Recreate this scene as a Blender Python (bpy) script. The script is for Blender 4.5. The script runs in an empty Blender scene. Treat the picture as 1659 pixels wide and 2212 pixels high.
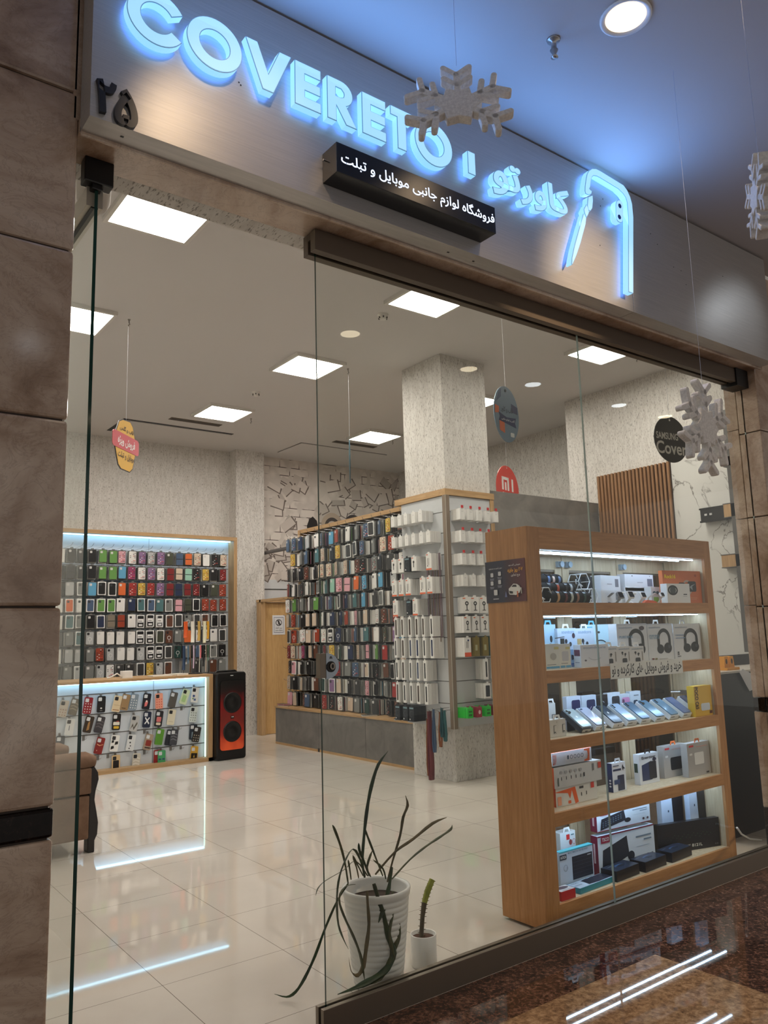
import bpy, math, random
from mathutils import Vector, Matrix
random.seed(7)
R=math.radians
S=bpy.context.scene
COL=S.collection
# ------------------------------------------------------------------ camera, light, exposure
FPX=1694.26; YAW,PIT,ROL=R(36.9655),R(8.792),R(-1.5673); CH=1.494
cf=Vector((math.sin(YAW)*math.cos(PIT),math.cos(YAW)*math.cos(PIT),math.sin(PIT)))
cr0=Vector((math.cos(YAW),-math.sin(YAW),0)); cu0=cr0.cross(cf)
cr=cr0*math.cos(ROL)+cu0*math.sin(ROL); cu=-cr0*math.sin(ROL)+cu0*math.cos(ROL)
camd=bpy.data.cameras.new('camera'); cam=bpy.data.objects.new('camera',camd); COL.objects.link(cam)
camd.sensor_fit='HORIZONTAL'; camd.sensor_width=36; camd.lens=36*FPX/1659; camd.clip_start=.02
cam.matrix_world=Matrix(((cr.x,cu.x,-cf.x,0),(cr.y,cu.y,-cf.y,0),(cr.z,cu.z,-cf.z,CH),(0,0,0,1)))
S.camera=cam
S.view_settings.view_transform='Standard'; S.view_settings.look='None'
S.view_settings.exposure=0.0; S.view_settings.gamma=1.0; S.view_settings.use_curve_mapping=False
S.cycles.use_denoising=True
S.cycles.max_bounces=8; S.cycles.transparent_max_bounces=16; S.cycles.sample_clamp_indirect=4
W=bpy.data.worlds.new('mall_ambience'); S.world=W; W.use_nodes=True
W.node_tree.nodes['Background'].inputs[0].default_value=(1.0,.94,.87,1); W.node_tree.nodes['Background'].inputs[1].default_value=.52
def lamp(kind,loc,power,color,size=.1,rot=(0,0,0),spot=None,blend=.5,name='lamp_light',sy=None,spread=None):
    d=bpy.data.lights.new(name,kind); o=bpy.data.objects.new(name,d); COL.objects.link(o)
    d.energy=power; d.color=color; o.location=loc; o.rotation_euler=rot
    if kind=='AREA':
        d.size=size
        if sy: d.shape='RECTANGLE'; d.size_y=sy
        if spread: d.spread=spread
    else: d.shadow_soft_size=size
    if kind=='SPOT': d.spot_size=spot; d.spot_blend=blend
    return o
PANEL_E=33.0         # radiance of the shop's ceiling panels
SIGN_BLUE=(.16,.40,1.0)
WARM=(1.0,.72,.45); COOL=(.85,.93,1.0)
# mall downlights: (x, y, colour, watts)
MALL=[(1.15,1.60,WARM,24),(2.60,1.69,WARM,34),(5.6,1.60,COOL,8),(3.6,.30,WARM,260),
      (5.07,.18,WARM,170),(5.97,.18,COOL,170),(7.40,.18,COOL,90),(8.30,.18,WARM,90),(1.43,-1.6,COOL,22),(2.63,-3.4,WARM,25)]
AIM={0:((1.25,2.485,3.28),52),2:((4.85,2.485,3.45),34),3:((3.30,2.485,3.36),22)}      # two of them are tilted towards the sign panel
for i,(x,y,c,w) in enumerate(MALL):
    if i in AIM:
        d=Vector(AIM[i][0])-Vector((x,y,3.95)); lamp('SPOT',(x,y,3.95),w,c,.05,d.to_track_quat('-Z','Y').to_euler(),R(AIM[i][1]),1.0,'downlight_beam')
    else: lamp('SPOT',(x,y,3.95),w,c,.07,(0,0,0),R(125),.8,'downlight_beam')
# ------------------------------------------------------------------ helpers
def ray(px,py): return cf+cr*((px-829.5)/FPX)-cu*((py-1106)/FPX)
def PX(px,py,ax,val):                       # the point where the line of sight meets the plane x, y or z = val
    d=ray(px,py); i='xyz'.index(ax); o=Vector((0,0,CH)); return o+d*((val-o[i])/d[i])
def lin(c): return tuple((v/255/12.92 if v<=10 else ((v/255+.055)/1.055)**2.4) for v in c)
MATS={}
def newmat(name):
    m=bpy.data.materials.new(name); m.use_nodes=True; return m,m.node_tree,m.node_tree.nodes['Principled BSDF']
def setp(b,**k):
    for n,v in k.items():
        b.inputs[{'rough':'Roughness','metal':'Metallic','spec':'Specular IOR Level','col':'Base Color','ecol':'Emission Color','est':'Emission Strength','alpha':'Alpha','trans':'Transmission Weight','ior':'IOR','coat':'Coat Weight'}[n]].default_value=v
def P(c,rough=.5,metal=0,spec=.5,est=0,name=None):
    key=(c,rough,metal,spec,est)
    if key in MATS: return MATS[key]
    m,t,b=newmat(name or 'paint_%d_%d_%d'%c); l=lin(c)+(1,)
    setp(b,col=l,rough=rough,metal=metal,spec=spec)
    if est: setp(b,ecol=l,est=est)
    MATS[key]=m; return m
def node(t,typ,**k):
    n=t.nodes.new(typ)
    for a,v in k.items():
        if a.startswith('i_'): n.inputs[int(a[2:])].default_value=v
        else: setattr(n,a,v)
    return n
def coords(t,scale=(1,1,1),rot=(0,0,0)):
    g=node(t,'ShaderNodeNewGeometry'); mp=node(t,'ShaderNodeMapping'); mp.inputs['Scale'].default_value=scale; mp.inputs['Rotation'].default_value=rot
    t.links.new(g.outputs['Position'],mp.inputs[0]); return mp.outputs[0]
def ocoords(t,scale=(1,1,1),rot=(0,0,0)):
    g=node(t,'ShaderNodeTexCoord'); mp=node(t,'ShaderNodeMapping'); mp.inputs['Scale'].default_value=scale; mp.inputs['Rotation'].default_value=rot
    t.links.new(g.outputs['Object'],mp.inputs[0]); return mp.outputs[0]
def ramp(t,src,stops,interp='LINEAR'):
    r=node(t,'ShaderNodeValToRGB'); r.color_ramp.interpolation=interp; e=r.color_ramp.elements
    e[0].position=stops[0][0]; e[0].color=lin(stops[0][1])+(1,); e[1].position=stops[-1][0]; e[1].color=lin(stops[-1][1])+(1,)
    for p,c in stops[1:-1]:
        q=e.new(p); q.color=lin(c)+(1,)
    t.links.new(src,r.inputs[0]); return r.outputs[0]
def noise(t,vec,scale,detail=4,rough=.5,dist=0):
    n=node(t,'ShaderNodeTexNoise'); n.inputs['Scale'].default_value=scale; n.inputs['Detail'].default_value=detail; n.inputs['Roughness'].default_value=rough; n.inputs['Distortion'].default_value=dist
    t.links.new(vec,n.inputs['Vector']); return n.outputs['Fac']
def mix(t,f,a,b,mode='MIX'):
    m=node(t,'ShaderNodeMix',data_type='RGBA',blend_type=mode)
    for s,v in ((0,f),(6,a),(7,b)):
        if isinstance(v,(int,float)): m.inputs[s].default_value=v
        elif isinstance(v,tuple): m.inputs[s].default_value=v
        else: t.links.new(v,m.inputs[s])
    return m.outputs[2]
def math_(t,op,a,b=None):
    m=node(t,'ShaderNodeMath',operation=op)
    for i,v in enumerate((a,b)):
        if v is None: continue
        if isinstance(v,(int,float)): m.inputs[i].default_value=v
        else: t.links.new(v,m.inputs[i])
    return m.outputs[0]
def wood(name,c1,c2,c3,scale=1.0,rough=.45,axis='z'):
    m,t,b=newmat(name); s={'z':(9,9,.7),'x':(.7,9,9),'y':(9,.7,9)}[axis]
    v=coords(t,tuple(k*scale for k in s)); n1=noise(t,v,1.6,6,.6,1.2); n2=noise(t,v,9,3,.6,.3)
    a=ramp(t,n1,[(.3,c1),(.52,c2),(.7,c3)]); a2=ramp(t,n2,[(.35,tuple(int(k*.86) for k in c1)),(.7,c3)])
    t.links.new(mix(t,.35,a,a2),b.inputs['Base Color']); setp(b,rough=rough,spec=.35); return m
def m_marble():
    m,t,b=newmat('beige_brown_marble'); v=coords(t,(1,1,1.3)); n=noise(t,v,1.9,9,.62,1.1); w=noise(t,v,5.5,8,.7,2.2)
    base=ramp(t,n,[(.28,(130,104,84)),(.42,(176,152,132)),(.56,(204,184,165)),(.75,(230,216,200))])
    vein=math_(t,'ABSOLUTE',math_(t,'SUBTRACT',w,.5)); vm=ramp(t,vein,[(0,(255,255,255)),(.02,(0,0,0))])
    c=mix(t,math_(t,'MULTIPLY',vm,.3),base,lin((110,88,76))+(1,)); t.links.new(c,b.inputs['Base Color']); setp(b,rough=.12,spec=.5); return m
def m_granite(name,stops,scale=60):
    m,t,b=newmat(name); v=coords(t); n1=noise(t,v,scale,5,.75,.4); n2=noise(t,v,scale*.18,4,.6)
    f=math_(t,'ADD',math_(t,'MULTIPLY',n1,.75),math_(t,'MULTIPLY',n2,.25))
    t.links.new(ramp(t,f,stops),b.inputs['Base Color']); setp(b,rough=.03,spec=.4); return m
def m_wallpaper(flat=False):
    m,t,b=newmat('speckled_grey_white_wallpaper'); v=coords(t,(80,18,80) if flat else (80,80,18)); n=noise(t,v,1.6,3,.6); v2=coords(t,(20,4,20) if flat else (20,20,4)); n2=noise(t,v2,1.3,4,.6)
    c=ramp(t,n2,[(.3,(198,194,188)),(.6,(216,213,208))]); k=ramp(t,n,[(.57,(0,0,0)),(.63,(255,255,255))])
    t.links.new(mix(t,math_(t,'MULTIPLY',k,.7),c,lin((112,106,100))+(1,)),b.inputs['Base Color']); setp(b,rough=.75,spec=.2); return m
def m_mural():
    m,t,b=newmat('white_brick_photo_mural'); v=coords(t,(1,1,1)); sx=node(t,'ShaderNodeSeparateXYZ'); t.links.new(v,sx.inputs[0])
    cb=node(t,'ShaderNodeCombineXYZ'); t.links.new(sx.outputs[0],cb.inputs[0]); t.links.new(sx.outputs[2],cb.inputs[1])
    br=node(t,'ShaderNodeTexBrick'); br.inputs['Scale'].default_value=1; br.inputs['Brick Width'].default_value=.38; br.inputs['Row Height'].default_value=.14
    br.inputs['Mortar Size'].default_value=.006; br.inputs['Color1'].default_value=(1,1,1,1); br.inputs['Color2'].default_value=(1,1,1,1); br.inputs['Mortar'].default_value=(0,0,0,1)
    t.links.new(cb.outputs[0],br.inputs[0]); n=noise(t,cb.outputs[0],1.6,2,.5); n5=noise(t,cb.outputs[0],5.5,1,.5); mask=math_(t,'MULTIPLY',ramp(t,n,[(.47,(255,255,255)),(.53,(0,0,0))]),ramp(t,n5,[(.42,(0,0,0)),(.5,(255,255,255))]))
    vo=node(t,'ShaderNodeTexVoronoi'); vo.inputs['Scale'].default_value=6.5; t.links.new(cb.outputs[0],vo.inputs['Vector'])
    base=ramp(t,n,[(.3,(214,206,198)),(.7,(226,218,210))]); sh=mix(t,.2,base,ramp(t,vo.outputs['Distance'],[(0,(255,255,255)),(.6,(120,112,106))]),'MULTIPLY')
    base=mix(t,mask,sh,base); g=math_(t,'MULTIPLY',math_(t,'SUBTRACT',1.0,br.outputs['Color']),mask)
    t.links.new(mix(t,g,base,lin((70,58,52))+(1,)),b.inputs['Base Color']); setp(b,rough=.7,spec=.2); return m
def m_tiles():
    m,t,b=newmat('polished_cream_floor_tiles'); v=coords(t); sx=node(t,'ShaderNodeSeparateXYZ'); t.links.new(v,sx.inputs[0])
    def line(o,off,w):
        f=math_(t,'FRACT',math_(t,'DIVIDE',math_(t,'SUBTRACT',o,off-60.0),.5985)); d=math_(t,'ABSOLUTE',math_(t,'SUBTRACT',f,.5))
        return math_(t,'GREATER_THAN',d,.5-w)
    g=math_(t,'MAXIMUM',line(sx.outputs[0],1.7057-60+.5985*101,.0022),line(sx.outputs[1],3.2720-60+.5985*101,.0022))
    n=noise(t,v,1.1,4,.5,.6); c=ramp(t,n,[(.3,(204,197,187)),(.7,(218,212,203))])
    t.links.new(mix(t,g,c,lin((100,90,80))+(1,)),b.inputs['Base Color']); setp(b,rough=.03,spec=.7)
    rn=ramp(t,noise(t,v,7,3,.5),[(.3,(14,14,14)),(.8,(60,60,60))]); return m
def m_whitemarble():
    m,t,b=newmat('white_veined_marble_panel'); v=coords(t,(1,1,1),(0.5,.3,.2)); w=noise(t,v,1.25,7,.55,1.6)
    vein=math_(t,'ABSOLUTE',math_(t,'SUBTRACT',w,.5)); vm=ramp(t,vein,[(0,(255,255,255)),(.014,(0,0,0))]); k=ramp(t,noise(t,v,1.7,2,.5),[(.42,(0,0,0)),(.52,(255,255,255))])
    t.links.new(mix(t,math_(t,'MULTIPLY',math_(t,'MULTIPLY',vm,k),1.0),lin((216,216,212))+(1,),lin((110,104,100))+(1,)),b.inputs['Base Color']); setp(b,rough=.25); return m
def m_grey():
    m,t,b=newmat('grey_concrete_laminate'); v=coords(t,(1,1,1)); n=noise(t,v,3.2,6,.6,.8)
    t.links.new(ramp(t,n,[(.3,(104,101,98)),(.7,(132,128,123))]),b.inputs['Base Color']); setp(b,rough=.5,spec=.3); return m
def m_fascia():
    m,t,b=newmat('brushed_silver_composite'); v=coords(t,(2,30,90)); n=noise(t,v,2,3,.6)
    t.links.new(ramp(t,n,[(.3,(182,180,178)),(.7,(196,193,190))]),b.inputs['Base Color']); setp(b,rough=.40,metal=.45,spec=.5); return m
def m_glass(name,tint,refl=.055,edge=False):
    m=bpy.data.materials.new(name); m.use_nodes=True; t=m.node_tree; t.nodes.clear()
    o=node(t,'ShaderNodeOutputMaterial'); tr=node(t,'ShaderNodeBsdfTransparent'); gl=node(t,'ShaderNodeBsdfGlossy'); mx=node(t,'ShaderNodeMixShader'); fr=node(t,'ShaderNodeFresnel')
    tr.inputs[0].default_value=tint+(1,); gl.inputs[1].default_value=.0; gl.inputs[0].default_value=(.9,.95,.95,1); fr.inputs[0].default_value=1.45
    g=node(t,'ShaderNodeNewGeometry'); k=math_(t,'MULTIPLY',fr.outputs[0],math_(t,'SUBTRACT',1.0,g.outputs['Backfacing']))
    t.links.new(k,mx.inputs[0]); t.links.new(tr.outputs[0],mx.inputs[1]); t.links.new(gl.outputs[0],mx.inputs[2]); t.links.new(mx.outputs[0],o.inputs[0]); return m
def m_film():
    m,t,b=newmat('hazy_plastic_sleeve'); setp(b,col=(.22,.22,.215,1),rough=.2,spec=.6); o=[n for n in t.nodes if n.type=='OUTPUT_MATERIAL'][0]
    tr=node(t,'ShaderNodeBsdfTransparent'); tr.inputs[0].default_value=(.8,.8,.79,1); mx=node(t,'ShaderNodeMixShader'); mx.inputs[0].default_value=.5
    t.links.new(b.outputs[0],mx.inputs[1]); t.links.new(tr.outputs[0],mx.inputs[2]); t.links.new(mx.outputs[0],o.inputs[0]); return m
def m_attr(name,rough=.35):
    m,t,b=newmat(name); a=node(t,'ShaderNodeAttribute',attribute_name='Col'); t.links.new(a.outputs['Color'],b.inputs['Base Color']); setp(b,rough=rough); return m
def m_objcol(name,rough=.35):
    m,t,b=newmat(name); a=node(t,'ShaderNodeObjectInfo'); t.links.new(a.outputs['Color'],b.inputs['Base Color']); setp(b,rough=rough); return m
OAK=wood('light_oak_laminate',(176,140,98),(190,154,110),(203,170,128)); OAKX=wood('light_oak_laminate_horizontal',(176,140,98),(190,154,110),(203,170,128),axis='x'); OAKY=wood('light_oak_laminate_lengthwise',(176,140,98),(190,154,110),(203,170,128),axis='y')
CHERRY=wood('cherry_brown_laminate',(172,118,68),(186,132,80),(200,147,96)); CHERRYX=wood('cherry_brown_laminate_rails',(172,118,68),(186,132,80),(198,145,94),axis='x')
DOORW=wood('oak_door_veneer',(184,144,92),(199,160,106),(209,173,121)); BIRCH=wood('pale_birch_laminate',(186,166,134),(200,181,150),(212,196,168)); SLATW=wood('walnut_slats',(134,98,68),(152,114,80),(168,130,96))
MARB=m_marble(); WPAP=m_wallpaper(); WPAPF=m_wallpaper(True); MURAL=m_mural(); TILE=m_tiles(); WMARB=m_whitemarble(); GREY=m_grey(); FASC=m_fascia()
GRAN=m_granite('dark_brown_granite',[(.30,(14,10,9)),(.44,(44,30,25)),(.52,(84,56,44)),(.60,(112,82,66)),(.72,(150,124,106))],48)
GRANL=m_granite('golden_brown_granite',[(.28,(44,32,24)),(.42,(112,84,60)),(.55,(156,122,90)),(.72,(194,164,130))],34)
GRANB=m_granite('black_granite',[(.35,(8,7,7)),(.55,(26,20,18)),(.7,(58,46,40))],60)
GLASS=m_glass('clear_shopfront_glass',(.955,.965,.95)); GLEDGE=P((16,58,50),.08,name='green_glass_edge')
STEEL=P((122,112,100),.38,.75,name='brushed_steel'); DSTEEL=P((104,92,80),.45,.3,name='dark_bronze_steel')
WHITE=P((236,236,234),.45); BLACK=P((14,14,16),.4); CEIL=P((208,205,203),.8,0,.2,name='shop_ceiling_paint'); MCEIL=P((196,194,194),.8,0,.2,name='mall_ceiling_paint')
SLAT=P((196,199,202),.42,name='grey_white_slatwall'); SLATD=P((206,214,222),.35,name='desk_slatwall'); GROOVE=P((84,82,80),.6)
ATT=m_attr('printed_packaging'); OBJC=m_objcol('moulded_case_plastic',.38)
SLEEVE=m_film(); CHROME=P((190,190,190),.2,.9)

class MB:
    def __init__(s): s.v=[];s.f=[];s.m=[];s.sm=[];s.mats=[];s.c=[]
    def mi(s,m):
        if m not in s.mats: s.mats.append(m)
        return s.mats.index(m)
    def add(s,vs,fs,mat,M=None,smooth=False,col=None):
        b=len(s.v); k=s.mi(mat)
        for v in vs:
            v=Vector(v); s.v.append(M@v if M else v)
        for f in fs: s.f.append([b+i for i in f]); s.m.append(k); s.sm.append(smooth); s.c.append(col)
        return s
    def box(s,x0,x1,y0,y1,z0,z1,mat,M=None,col=None):
        return s.add([(x0,y0,z0),(x1,y0,z0),(x1,y1,z0),(x0,y1,z0),(x0,y0,z1),(x1,y0,z1),(x1,y1,z1),(x0,y1,z1)],
            [(0,3,2,1),(4,5,6,7),(0,1,5,4),(1,2,6,5),(2,3,7,6),(3,0,4,7)],mat,M,False,col)
    def tube(s,pts,rad,mat,n=8,M=None,cap=True,flat=1.0,up=None):
        pts=[Vector(p) for p in pts]; vs=[];fs=[]; N=len(pts)
        if not isinstance(rad,(list,tuple)): rad=[rad]*N
        a=None
        for i,p in enumerate(pts):
            d=(pts[min(i+1,N-1)]-pts[max(i-1,0)]).normalized()
            if a is None:
                a=Vector(up) if up else (Vector((0,0,1)) if abs(d.z)<.9 else Vector((1,0,0)))
            e1=(a-d*a.dot(d)).normalized(); a=e1; e2=d.cross(e1)
            for k in range(n):
                t=2*math.pi*k/n; vs.append(p+e1*math.cos(t)*rad[i]+e2*math.sin(t)*rad[i]*flat)
        for i in range(N-1):
            for k in range(n): fs.append((i*n+k,i*n+(k+1)%n,(i+1)*n+(k+1)%n,(i+1)*n+k))
        s.add(vs,fs,mat,M,True)
        if cap: s.add(vs[:n],[tuple(range(n))[::-1]],mat,M); s.add(vs[-n:],[tuple(range(n))],mat,M)
        return s
    def lathe(s,prof,mat,n=32,M=None,smooth=True):
        vs=[];fs=[]
        for r,z in prof:
            for k in range(n): t=2*math.pi*k/n; vs.append((r*math.cos(t),r*math.sin(t),z))
        for i in range(len(prof)-1):
            for k in range(n): fs.append((i*n+k,i*n+(k+1)%n,(i+1)*n+(k+1)%n,(i+1)*n+k))
        return s.add(vs,fs,mat,M,smooth)
    def prism(s,poly,depth,mat,M=None,col=None):     # poly in local x,z ; front at y=0, back at y=depth
        n=len(poly); ar=sum(poly[i][0]*poly[(i+1)%n][1]-poly[(i+1)%n][0]*poly[i][1] for i in range(n))
        if ar<0: poly=poly[::-1]
        vs=[(x,0,z) for x,z in poly]+[(x,depth,z) for x,z in poly]
        fs=[tuple(range(n)),tuple(range(2*n-1,n-1,-1))]+[((i+1)%n,i,n+i,n+(i+1)%n) for i in range(n)]
        return s.add(vs,fs,mat,M,False,col)
    def mesh(s,me,mat,M):
        return s.add([v.co.copy() for v in me.vertices],[tuple(p.vertices) for p in me.polygons],mat,M)
    def build(s,name,parent=None,loc=None,bevel=0,seg=2,rot=None):
        me=bpy.data.meshes.new(name); me.from_pydata([tuple(v) for v in s.v],[],s.f)
        for m in s.mats: me.materials.append(m)
        me.polygons.foreach_set('material_index',s.m); me.polygons.foreach_set('use_smooth',s.sm)
        if any(c for c in s.c):
            at=me.color_attributes.new('Col','FLOAT_COLOR','CORNER'); i=0; buf=[]
            for f,c in zip(s.f,s.c):
                l=lin(c or (200,200,200)); buf+= list(l+(1,))*len(f)
            at.data.foreach_set('color',buf)
        me.update(); o=bpy.data.objects.new(name,me); COL.objects.link(o)
        if parent: o.parent=parent
        if loc: o.location=loc
        if rot: o.rotation_euler=rot
        if bevel:
            b=o.modifiers.new('bevel','BEVEL'); b.width=bevel; b.segments=seg; b.limit_method='ANGLE'; b.angle_limit=R(40)
        return o
def tag(o,label,cat,group=None,kind=None):
    o['label']=label; o['category']=cat
    if group: o['group']=group
    if kind: o['kind']=kind
    return o
def struct(o): o['kind']='structure'; return o
def empty(name,loc=(0,0,0),rz=0):
    o=bpy.data.objects.new(name,None); COL.objects.link(o); o.location=loc; o.rotation_euler=(0,0,rz); o.empty_display_size=.1; return o
def dup(root,loc=None,rot=None,color=None):
    r=root.copy(); COL.objects.link(r)
    if loc is not None: r.location=loc
    if rot is not None: r.rotation_euler=rot
    for ch in list(root.children):
        c=ch.copy(); COL.objects.link(c); c.parent=r
        if color: c.color=color
        for g in ch.children:
            d=g.copy(); COL.objects.link(d); d.parent=c
    return r
XZ=Matrix(((1,0,0,0),(0,0,-1,0),(0,1,0,0),(0,0,0,1)))     # text/shape plane xy -> upright xz facing -y
def FR(o,side='front'):                                    # frame: local (x right, z up, y into the thing)
    A={'front':0,'left':-90,'right':90,'back':180}[side]; return Matrix.Translation(o)@Matrix.Rotation(R(A),4,'Z')
_tc={}
def curve_mesh(loops,depth,offset=0):
    cu_=bpy.data.curves.new('c','CURVE'); cu_.dimensions='2D'; cu_.fill_mode='BOTH'; cu_.extrude=depth/2; cu_.offset=offset
    for L in loops:
        sp=cu_.splines.new('POLY'); sp.points.add(len(L)-1); sp.use_cyclic_u=True
        for p,q in zip(sp.points,L): p.co=(q[0],q[1],0,1)
    o=bpy.data.objects.new('c',cu_); me=bpy.data.meshes.new_from_object(o); bpy.data.objects.remove(o); bpy.data.curves.remove(cu_); return me
AR={'ا':'\ufe8d\ufe8e','د':'\ufea9\ufeaa','ر':'\ufead\ufeae','ز':'\ufeaf\ufeb0','ژ':'\ufb8a\ufb8b','و':'\ufeed\ufeee','ب':'\ufe8f\ufe90\ufe91\ufe92','پ':'\ufb56\ufb57\ufb58\ufb59','ت':'\ufe95\ufe96\ufe97\ufe98','ج':'\ufe9d\ufe9e\ufe9f\ufea0','ح':'\ufea1\ufea2\ufea3\ufea4','خ':'\ufea5\ufea6\ufea7\ufea8','س':'\ufeb1\ufeb2\ufeb3\ufeb4','ش':'\ufeb5\ufeb6\ufeb7\ufeb8','ص':'\ufeb9\ufeba\ufebb\ufebc','ع':'\ufec9\ufeca\ufecb\ufecc','ف':'\ufed1\ufed2\ufed3\ufed4','ق':'\ufed5\ufed6\ufed7\ufed8','ک':'\ufb8e\ufb8f\ufb90\ufb91','گ':'\ufb92\ufb93\ufb94\ufb95','ل':'\ufedd\ufede\ufedf\ufee0','م':'\ufee1\ufee2\ufee3\ufee4','ن':'\ufee5\ufee6\ufee7\ufee8','ه':'\ufee9\ufeea\ufeeb\ufeec','ی':'\ufbfc\ufbfd\ufbfe\ufbff'}
def fa(s):                                    # join the Persian letters, then lay them out right to left
    out=''
    for i,c in enumerate(s):
        if c not in AR: out+=c; continue
        pj=i>0 and s[i-1] in AR and len(AR[s[i-1]])==4; nj=i+1<len(s) and s[i+1] in AR and len(AR[c])==4
        out+=AR[c][1 if pj and not nj else 2 if nj and not pj else 3 if pj and nj else 0]
    return out[::-1]
def text_mesh(s,bold=0,depth=.0):
    k=(s,bold,depth)
    if k in _tc: return _tc[k]
    c=bpy.data.curves.new('t','FONT'); c.body=s; c.size=1; c.offset=bold; c.extrude=depth/2; c.resolution_u=3
    o=bpy.data.objects.new('t',c); me=bpy.data.meshes.new_from_object(o); bpy.data.objects.remove(o)
    vs=[v.co for v in me.vertices]
    if not vs: _tc[k]=(me,0,1,0,1); return _tc[k]
    bb=(min(v.x for v in vs),max(v.x for v in vs),min(v.y for v in vs),max(v.y for v in vs)); _tc[k]=(me,)+bb; return _tc[k]
def put_text(mb,s,x0,x1,z0,z1,mat,F,off=.001,bold=0,depth=0,ref=None):   # fitted in a rectangle of frame F
    me,a,b,c,d=text_mesh(s,bold,depth)
    if ref is not None: _,a,b,c,d=text_mesh(s,ref,depth)
    sx=(x1-x0)/(b-a); sz=(z1-z0)/(d-c)
    M=F@Matrix.Translation((x0-a*sx,-off,z0-c*sz))@XZ@Matrix.Diagonal((sx,sz,1,1)); mb.mesh(me,mat,M)
def ell(cx,cz,rx,rz,n=20,a0=0,a1=360): return [(cx+rx*math.cos(R(a0+(a1-a0)*i/n)),cz+rz*math.sin(R(a0+(a1-a0)*i/n))) for i in range(n if a1-a0==360 else n+1)]
def rr(x0,x1,z0,z1,r,n=4):
    o=[]
    for cx,cz,a in ((x1-r,z1-r,0),(x0+r,z1-r,90),(x0+r,z0+r,180),(x1-r,z0+r,270)):
        for i in range(n+1): t=R(a+90*i/n); o.append((cx+r*math.cos(t),cz+r*math.sin(t)))
    return o
def deco(mb,F,w,h,items,x0=0):      # printed marks on a face w x h; each mark a hair above the last
    k=0
    for it in items:
        k+=1; off=.0006+.0003*k; T=it[0]; U=lambda u:x0+u*w; V=lambda v:v*h
        if T=='r': mb.prism([(U(it[1]),V(it[2])),(U(it[3]),V(it[2])),(U(it[3]),V(it[4])),(U(it[1]),V(it[4]))],.0003,P(it[5],.4),F@Matrix.Translation((0,-off,0)))
        elif T=='R': mb.prism(rr(U(it[1]),U(it[3]),V(it[2]),V(it[4]),it[6] if len(it)>6 else .2*w),.0003,P(it[5],.35),F@Matrix.Translation((0,-off,0)))
        elif T=='c': mb.prism(ell(U(it[1]),V(it[2]),it[3]*w,it[4]*h),.0003,P(it[5],.35),F@Matrix.Translation((0,-off,0)))
        elif T=='p': mb.prism([(U(a),V(b)) for a,b in it[1]],.0003,P(it[2],.35),F@Matrix.Translation((0,-off,0)))
        elif T=='a':   # arc band cx,cz,rx,rz,thick(frac of w),a0,a1
            _,cx,cz,rx,rz,th,a0,a1,c=it; o=[];i_=[]; n=18
            for i in range(n+1):
                t=R(a0+(a1-a0)*i/n); o.append((U(cx)+rx*w*math.cos(t),V(cz)+rz*h*math.sin(t))); i_.append((U(cx)+(rx*w-th*w)*math.cos(t),V(cz)+(rz*h-th*w)*math.sin(t)))
            for i in range(n): mb.prism([o[i],o[i+1],i_[i+1],i_[i]],.0003,P(c,.35),F@Matrix.Translation((0,-off,0)))
        elif T=='t': put_text(mb,it[1],U(it[2]),U(it[4]),V(it[3]),V(it[5]),P(it[6],.5),F,off+.0003,it[7] if len(it)>7 else 0)
# ------------------------------------------------------------------ the setting
ZC=4.49; ZM=4.0
mb=MB(); mb.box(.35,9.3,2.7196,11.6,-.1,0,TILE); struct(mb.build('floor'))
mb=MB(); mb.box(-6,14,-6,2.38-.0,-.12,-.0,GRAN); mb.box(-6,14,2.38,2.7195,-.12,-.0,GRAN)
struct(mb.build('floor'))
mb=MB(); mb.box(1.2,3.285,.35,2.385,-.02,.0012,GRANL); struct(mb.build('floor'))
mb=MB(); mb.box(.35,9.3,2.90,11.6,ZC,ZC+.1,CEIL); struct(mb.build('ceiling'))
mb=MB(); mb.box(-6,14,-6,2.62,ZM,ZM+.12,MCEIL); struct(mb.build('ceiling'))
mb=MB(); mb.box(.35,5.55,11.5,11.6,0,ZC,WPAP); mb.box(5.55,9.3,11.5,11.6,2.42,ZC,MURAL); mb.box(5.55,9.3,11.5,11.6,0,2.42,P((206,208,210),.5)); mb.box(6.05,9.3,11.492,11.5,2.255,2.27,P((60,58,56),.6)); struct(mb.build('wall_back'))
mb=MB(); mb.box(5.53,6.03,11.26,11.5,0,ZC,WPAP); struct(mb.build('wall_pilaster'))
mb=MB(); mb.box(.25,.35,2.9,11.6,0,ZC,P((206,204,198),.7)); struct(mb.build('wall_left'))
mb=MB(); mb.box(8.08,8.2,2.9,6.65,3.39,ZC,WPAP); mb.box(8.08,8.2,6.2,6.65,0,3.39,WPAP); mb.box(8.08,8.2,2.9,6.2,0,3.39,WMARB); struct(mb.build('wall_right'))
mb=MB(); mb.box(9.02,9.12,6.6,11.6,0,ZC,WPAP); mb.box(8.2,9.02,6.55,6.65,0,ZC,WPAP); struct(mb.build('wall_right_recess'))
# interior side of the front wall above the opening, with its papered soffit
mb=MB(); mb.box(.35,9.3,2.83,2.91,3.2505,ZC,WPAP); mb.box(.35,9.3,2.74,2.905,3.247,3.2505,WPAPF); struct(mb.build('wall_front'))
mb=MB(); mb.box(5.30,9.3,2.80,2.90,0,3.25,P((200,196,190),.7)); mb.box(.25,.68,2.80,2.90,0,3.25,P((200,196,190),.7)); struct(mb.build('wall_front'))
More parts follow.
